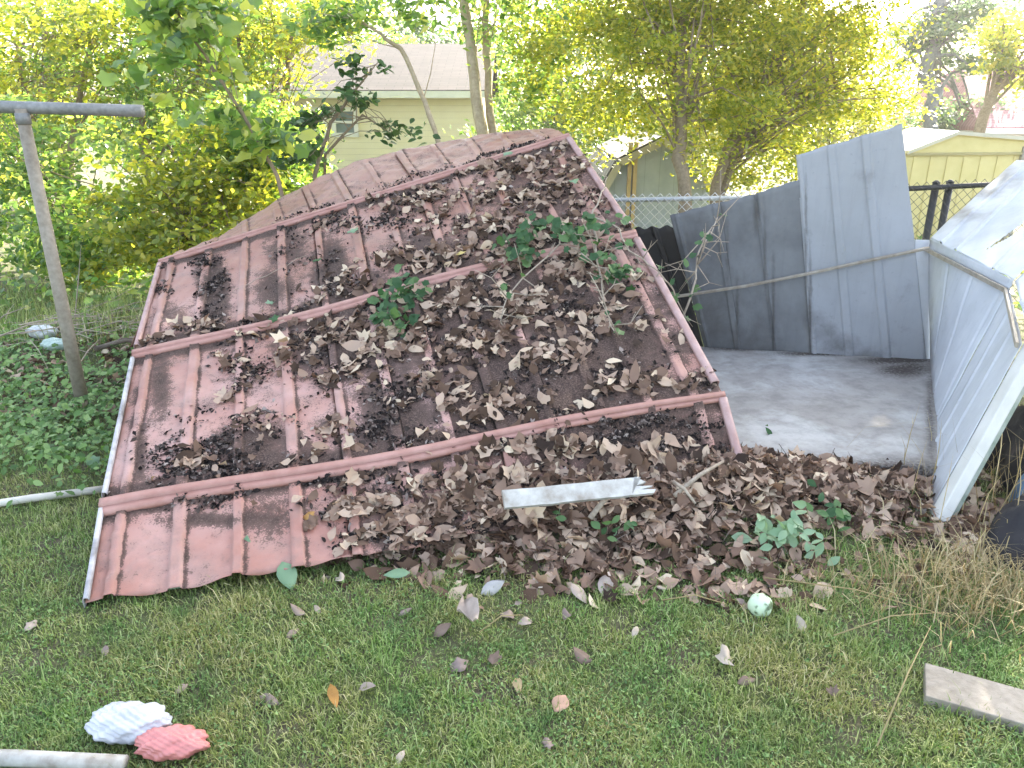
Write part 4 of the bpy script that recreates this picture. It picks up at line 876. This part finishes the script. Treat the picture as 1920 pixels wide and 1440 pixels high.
TONES = [lm('fallen_leaf_tone', c_) for c_ in ((.20, .135, .10), (.34, .25, .19), (.46, .36, .28), (.27, .20, .17), (.52, .43, .33))]
SC = [(830, 1190), (955, 1160), (985, 1175), (1065, 1165), (1190, 1195), (925, 1245), (1300, 1075), (1240, 1110), (1390, 1140), (1360, 1245), (1400, 1285), (560, 1155), (595, 1150), (760, 1155), (1010, 1105), (770, 1070), (820, 1085), (1440, 1100), (860, 1255), (640, 1095), (1210, 1075), (550, 1195), (690, 1300), (1025, 1405), (750, 1432), (1090, 1240), (340, 1300), (60, 1180), (200, 1230), (1500, 1180), (1560, 1310), (880, 1130)]
for i, (px, py) in enumerate(SC):
    one_leaf(px, py, r_.uniform(.04, .085), TONES[i % 5], 'brown fallen leaf lying loose on the lawn', group='leaves scattered on the lawn', seed=i)
# white board and sticks on the heap
def board(name, label, cat, a, b_, w, t, mat, up_=(0, -.2, 1), ragged=True, seed=0):
    r_ = np.random.default_rng(seed); a = np.array(a, float); b_ = np.array(b_, float); d = b_ - a; L = np.linalg.norm(d); d /= L; u = np.array(up_, float); u = unit(u - d * np.dot(u, d)); s = np.cross(u, d)
    prof = []; n = 14; top = []; bot = []
    for i in range(n):
        f = i / (n - 1); e = r_.normal(0, .0008) if ragged else 0
        top.append(a + d * L * f + s * (w / 2 + e)); bot.append(a + d * L * f - s * (w / 2 + (r_.normal(0, .0008) if ragged else 0)))
    if ragged: top[-1] = top[-1] - d * .10 * L; bot += [bot[-1] + s * w * .2 + d * .012, bot[-1] + s * w * .27 - d * .05, bot[-1] + s * w * .42 + d * .004, bot[-1] + s * w * .5 - d * .07, bot[-1] + s * w * .68 - d * .02]
    m = MB(); m.prism(top + bot[::-1], -u * t); return tag(m.build(name, mat, None, bevel=.003), label, cat)
rp = lambda px, py, l: roof_at(px, py, l)[0]
board('painted_board', 'broken white painted board lying across the dead leaves', 'board', at(944, 936, 2.96), at(1222, 908, 3.08), .075, .018, M['white_wood'], (0, -.6, .8), True, 3)
board('grey_plank', 'weathered grey plank half buried in grass at bottom right', 'plank', gnd(1735, 1272, .04), gnd(2100, 1375, .04), .16, .05, M['grey_wood'], (0, 0, 1), False, 4)
b = MB(); b.tube([gnd(-160, 968, .03), gnd(60, 934, .03), gnd(195, 917, .03)], .018, 8); tag(b.build('pale_pole', simple('pale_pole_wood', (.5, .47, .4), (.66, .63, .55), 20, .7, .2), None, True), 'thin pale pole lying in the grass left of the roof', 'pole')
b = MB(); b.tube([gnd(-200, 1418, .03), gnd(30, 1422, .03), gnd(235, 1432, .03)], .022, 10); tag(b.build('grey_pole', M['white_wood'], None, True), 'pale grey pole lying on the lawn in the bottom left corner', 'pole')
for i, (p, q, rr) in enumerate([((1105, 1005), (1150, 965), .012), ((1262, 962), (1352, 905), .010), ((1260, 935), (1300, 985), .008)]):
    a = gnd(*p) + np.array([0, 0, .08]); c = gnd(*q) + np.array([0, 0, .10]); b = MB(); b.tube([a, (a + c) / 2 + np.array([0, 0, .015]), c], [rr, rr * .9, rr * .6], 7)
    tag(b.build('dead_stick', M['twig'], None, True), ['short grey stick sloping on the leaf heap below the white board', 'long brown stick on the heap right of the white board', 'thin stick crossing the leaves near the heap middle'][i], 'stick', 'sticks on the leaf heap')
for i, (p, q, lb) in enumerate([((150, 632), (300, 590), 'upper dark stick lying behind the clothesline post'), ((165, 642), (310, 606), 'lower dark stick lying behind the clothesline post'), ((180, 668), (300, 662), 'short grey stick lying lowest behind the clothesline post')]):
    a = gnd(*p) + np.array([0, 0, .05]); c = gnd(*q) + np.array([0, 0, .06]); b = MB(); b.tube([a, a * .5 + c * .5 + np.array([0, 0, .05]), c], [.018, .016, .01], 7)
    tag(b.build('dead_stick', simple('dark_stick', (.08, .06, .045), (.2, .16, .12), 30, .9, .4), None, True), lb, 'stick', 'sticks left of the roof')
# curved rusty sheet sticking out at the roof's left
P = at(272, 590, 5.1); nn = 20; V = []
for i in range(nn):
    a = -.2 + 1.6 * i / (nn - 1)
    for j in (0, 1): V.append(P + np.array([-.14 + .22 * i / (nn - 1) , .25 * j, -.18 + .24 * math.sin(a) ]))
o = solid(mesh_np('rusty_sheet', V, grid_faces(nn, 2), M['batten'], smooth=True), .002); tag(o, 'curved rusty metal sheet poking out beyond the left edge of the roof', 'metal sheet')
# mottled ball
def sphere(c, r, n=24, m_=16, sq=(1, 1, 1)):
    V = []; 
    A, B = np.meshgrid(np.linspace(0, 2 * np.pi, n), np.linspace(0, np.pi, m_), indexing='ij')
    rr = r * (1 + .05 * np.cos(A * 6) * np.sin(B)); V = np.stack([c[0] + rr * np.sin(B) * np.cos(A) * sq[0], c[1] + rr * np.sin(B) * np.sin(A) * sq[1], c[2] + rr * np.cos(B) * sq[2]], -1)
    return V.reshape(-1, 3), grid_faces(n, m_)
t = NT('mottled_green'); nz = t.noise(26, 3, .5); t.col(t.ramp(nz, [(.46, (.55, .66, .46)), (.52, (.48, .60, .40)), (.6, (.10, .14, .07))])); t.rough(.5)
c = gnd(1423, 1152) + np.array([0, 0, .038]); V, T = sphere((0, 0, 0), .042); bo = mesh_np('mottled_ball', V, T, t.m, smooth=True); bo.location = [float(x) for x in c]; tag(bo, 'pale green mottled ball lying at the edge of the leaf heap', 'ball')
# pink and white plastic bottle in the bottom left of the lawn
pc = gnd(285, 1395) + np.array([0, 0, .05]); bt = thing('plastic_bag', 'crumpled white plastic bag with a pink end on the lawn at bottom left', 'bag', pc)
def lumpy(name, c, r, sq, mat, parent, seed):
    V, T = sphere((0, 0, 0), 1, 90, 64); r0 = np.linalg.norm(V, axis=1, keepdims=True); d = V / r0
    k = 1 + .14 * hashn(d[:, 0] * 3 + seed, d[:, 1] * 3 + d[:, 2] * 2, seed)[:, None] + .02 * hashn(d[:, 0] * 7, d[:, 2] * 4 + d[:, 1] * 5, seed)[:, None]
    k = k * (1 - .03 * np.abs(hashn(d[:, 0] * 5 + seed, d[:, 1] * 4 + d[:, 2] * 5, seed * 2))[:, None] - .015 * np.abs(hashn(d[:, 0] * 13 + seed, d[:, 1] * 11 - d[:, 2] * 9, seed))[:, None])
    return mesh_np(name, np.array(c) + d * k * r * np.array(sq), T, mat, parent, smooth=True)
lumpy('bag_body', pc + np.array([-.07, .03, 0]), .09, (1.3, .75, .5), plastic('white_plastic', (.55, .56, .60), .4), bt, 1.)
lumpy('bag_end', pc + np.array([.08, -.04, -.005]), .075, (1.35, .7, .5), plastic('pink_plastic', (.60, .22, .20), .4), bt, 2.)
for i, (px, py, w, lb) in enumerate([(85, 648, .08, 'white plastic scrap left of the clothesline post, upper of two'), (108, 672, .07, 'pale green plastic scrap left of the clothesline post, lower of two')]):
    c = gnd(px, py) + np.array([0, 0, .1]); o = lumpy('plastic_scrap', (0, 0, 0), w, (1.3, .7, .6), plastic('scrap_plastic', ((.6, .62, .62), (.45, .56, .5))[i], .5), None, 3. + i); o.location = [float(x) for x in c]; tag(o, lb, 'plastic scrap')
# vines
def vine(name, label, cat, path, leaves, mat, stemmat, lsize, seed, rad=.004, templ=MAPLE, spread=.03, twigs=0, twl=.2):
    r_ = np.random.default_rng(seed); path = [np.array(p, float) for p in path]; t = thing(name, label, cat, path[0]); m = MB()
    P = []
    for i in range(len(path) - 1):
        for s in np.linspace(0, 1, 5)[:-1]: P.append(path[i] * (1 - s) + path[i + 1] * s + r_.normal(0, .006, 3))
    P.append(path[-1]); m.tube(P, np.linspace(rad, rad * .4, len(P)), 6)
    for _ in range(twigs):
        p = P[r_.integers(len(P) // 3, len(P))]; d = unit(r_.normal(size=3) * np.array([1, .6, .7]) + np.array([.2, -.1, .1])); L = twl * r_.uniform(.4, 1.2); q = p + d * L * .5 + r_.normal(0, .02, 3); e = q + unit(d + r_.normal(0, .5, 3)) * L * .5
        m.tube([p, q, e], [rad * .6, rad * .4, rad * .2], 5); f = q + unit(d + r_.normal(0, .8, 3)) * L * .35; m.tube([q, f], [rad * .35, rad * .15], 4)
    m.build('stem', stemmat, t, True)
    if leaves:
        Pa = np.array(P)[r_.integers(0, len(P), leaves)] + r_.normal(0, spread, (leaves, 3)) * np.array([1, 1, .6]) + np.array([0, -.01, .02])
        V, T = scatter(templ, Pa, unit(np.array([0, -.5, .8]) + r_.normal(0, .4, Pa.shape)), r_.uniform(.7, 1.2, leaves) * lsize, r_); mesh_np('leaves', V, T, mat, t)
    return t
vine('ivy_vine', 'green ivy sprig draped over the middle channel of the roof', 'vine', [rp(790, 545, .05), rp(755, 560, .06), rp(735, 600, .05), rp(742, 630, .04)], 60, M['ivy'], M['twig'], .075, 1, spread=.07)
vine('ivy_vine', 'green ivy cluster above the middle channel left of the heap centre', 'vine', [rp(1000, 430, .06), rp(985, 480, .08), rp(970, 510, .06)], 44, M['ivy'], M['twig'], .075, 2, spread=.06)
vine('ivy_vine', 'ivy cluster near the right end of the middle channel', 'vine', [rp(1050, 460, .08), rp(1080, 465, .1), rp(1130, 470, .08)], 36, M['ivy'], M['twig'], .07, 3, spread=.055)
vine('ivy_vine', 'dark green ivy bunch near the right edge of the roof', 'vine', [rp(1090, 500, .08), rp(1150, 545, .1), rp(1175, 545, .08)], 44, M['ivy'], M['twig'], .06, 4, spread=.05)
vine('bare_vine', 'bare woody vine trailing from the leaf heap down the right side of the roof', 'vine', [rp(1110, 420, .06), rp(1120, 480, .07), rp(1128, 560, .06), rp(1140, 600, .05), rp(1158, 640, .03)], 8, M['ivy'], M['twig'], .05, 5, .007, twigs=14)
vine('bare_vine', 'thin bare vine arching to the right edge of the roof', 'vine', [rp(1105, 425, .06), rp(1150, 450, .1), rp(1180, 500, .1), rp(1225, 520, .06), at(1262, 545, 4.1), at(1275, 600, 4.1)], 12, M['ivy'], M['twig'], .055, 6, .006, twigs=8)
vine('bare_vine', 'thin bare vine lying on the leaves below the middle channel', 'vine', [rp(1060, 450, .06), rp(1050, 480, .08), rp(960, 560, .06), rp(940, 620, .05)], 6, M['ivy'], M['twig'], .05, 7, .006, twigs=12)
vine('bare_vine', 'thin upright twig standing on the upper right of the roof', 'vine', [rp(1105, 430, .03), rp(1122, 400, .1), at(1135, 350, 4.7), at(1136, 330, 4.7)], 1, M['ivy'], M['twig'], .03, 8, .006)
vine('thin_vine', 'thread thin dry vine across the upper left of the roof', 'vine', [rp(440, 545, .01), rp(500, 522, .012), rp(575, 482, .014)], 0, M['ivy'], M['twig'], .03, 9, .0025)
tag(vine('dead_branch', 'pale dead branch with ivy leaves standing before the grey wall', 'branch', [at(1283, 590, 4.35), at(1306, 520, 4.4), at(1310, 470, 4.45), at(1325, 440, 4.5), at(1345, 408, 4.55)], 13, M['ivy'], M['twig'], .06, 10, .007, twigs=16, twl=.3, spread=.05))
for i, (px, py, s, lb, seed) in enumerate([(600, 500, .07, 'green leaf on a bare strip of the upper left roof', 1), (520, 612, .07, 'green leaf sitting on the middle channel', 2), (512, 580, .06, 'pale green leaf just above the middle channel', 3), (665, 445, .1, 'pale green leaves on the upper roof left of centre', 4), (955, 300, .1, 'pale green leaves near the top channel', 5), (1075, 355, .1, 'pale green leaf near the right edge of the upper roof', 6), (730, 570, .08, 'green leaf below the middle ivy sprig', 7)]):
    one_leaf(px, py, s, M['palegreen'] if 'pale' in lb else M['ivy'], lb, .05, True, leaf_lobed(-.2, .2, 300 + seed), seed=seed)
# large leaves and runner at the lower edge of the roof
vine('runner_vine', 'trailing vine with two large pale green leaves at the lower edge of the roof', 'vine', [gnd(300, 1125) + np.array([0, 0, .03]), gnd(470, 1090) + np.array([0, 0, .06]), gnd(560, 1055) + np.array([0, 0, .1]), gnd(620, 1040) + np.array([0, 0, .1])], 0, M['palegreen'], M['palegreen'], .05, 12, .003)
one_leaf(470, 1068, .13, M['palegreen'], 'large upright pale green leaf at the lower left edge of the roof', .09, False, leaf_lobed(.1, .2, 77, 3), (0, -1, .35))
one_leaf(540, 1098, .12, M['palegreen'], 'large folded pale green leaf on the grass below the roof edge', .04, False, leaf_oval(.3, .4, 0, .34, 6), (.3, -.8, .6))
one_leaf(745, 1090, .1, M['palegreen'], 'long pale green leaf at the left end of the leaf heap', .03, False, leaf_oval(.3, .3, 0, .24, 6), (0, -.5, .8))
one_leaf(180, 880, .08, M['palegreen'], 'pale green leaf standing in the grass beside the left roof edge', .05, False, leaf_lobed(.1, .2, 78), (0, -1, .4))
for i, (px, py, k, sz, lb) in enumerate([(1440, 1030, 26, .07, 'pale green round leaved weed in front of the leaf heap'), (1500, 1030, 22, .06, 'right hand pale weed growing at the front of the leaf heap'), (1540, 985, 16, .06, 'small weed between the leaf heap and the dry straw'), (1040, 985, 9, .05, 'small green weed poking through the leaf heap'), (1150, 1020, 9, .05, 'dark green weed at the front edge of the leaf heap'), (1400, 845, 10, .05, 'small weed at the front left of the concrete slab'), (1690, 735, 12, .03, 'tiny weed on the concrete slab near its back right corner')]):
    c = gnd(px, py) + np.array([0, 0, .03]); vine('weed', lb, 'weed', [c, c + np.array([.02, 0, .05])], k, M['palegreen'] if 'pale' in lb else M['ivy'], M['palegreen'], sz, 30 + i, .003, FRESH, .05)
# long loose stems
for i, (p, q, lb) in enumerate([((1430, 1100), (1780, 1185), 'long straw stem arching right of the mottled ball'), ((1560, 1210), (1760, 1175), 'straight straw stem lying lower right'), ((1640, 1420), (1740, 1200), 'upright straw stem leaning at lower right'), ((1240, 1143), (1360, 1160), 'short straw stem left of the mottled ball'), ((900, 1203), (980, 1180), 'pale stem beside the large curled leaf')]):
    a = gnd(*p) + np.array([0, 0, .04]); c = gnd(*q) + np.array([0, 0, .06]); b = MB(); b.tube([a, a * .5 + c * .5 + np.array([0, 0, .03]), c], [.0025, .0022, .0012], 5); tag(b.build('straw_stem', M['straw'], None, True), lb, 'stem', 'straw stems on the lawn')

# tangle of dry twigs and dead vines behind the clothesline post
def brush():
    r_ = np.random.default_rng(88); m = MB()
    for i in range(130):
        x = r_.uniform(-3.9, -1.9); y = r_.uniform(4.9, 6.0); a = np.array([x, y, float(G(x, y)) + r_.uniform(.01, .14)]); d = unit(np.array([r_.normal(.9, .5), r_.normal(0, .35), r_.normal(.03, .16)])); L = r_.uniform(.15, .8); rr = r_.uniform(.002, .006)
        m.tube([a, a + d * L * .5 + np.array([0, 0, r_.uniform(-.01, .06)]), a + d * L], [rr, rr * .8, rr * .3], 4, False)
    tag(m.build('twig_tangle', M['twig']), 'tangle of dry twigs and dead vines behind the clothesline post', 'brushwood', kind='stuff')
brush()

# ------------------------------------------------------------------ thin haze volume added to imitate lens glare
def glare_haze():
    t = NT('lens_glare_volume'); t.t.nodes.remove(t.b); v_ = t.n('ShaderNodeVolumePrincipled'); v_.inputs['Color'].default_value = (1, .98, .94, 1); v_.inputs['Density'].default_value = HAZE; v_.inputs['Anisotropy'].default_value = .6
    t.l(v_.outputs[0], t.out.inputs['Volume']); b = MB(); b.box((2, 14, 5), (60, 44, 16)); tag(b.build('glare_haze', t.m), kind='stuff')
HAZE = .0015
glare_haze()
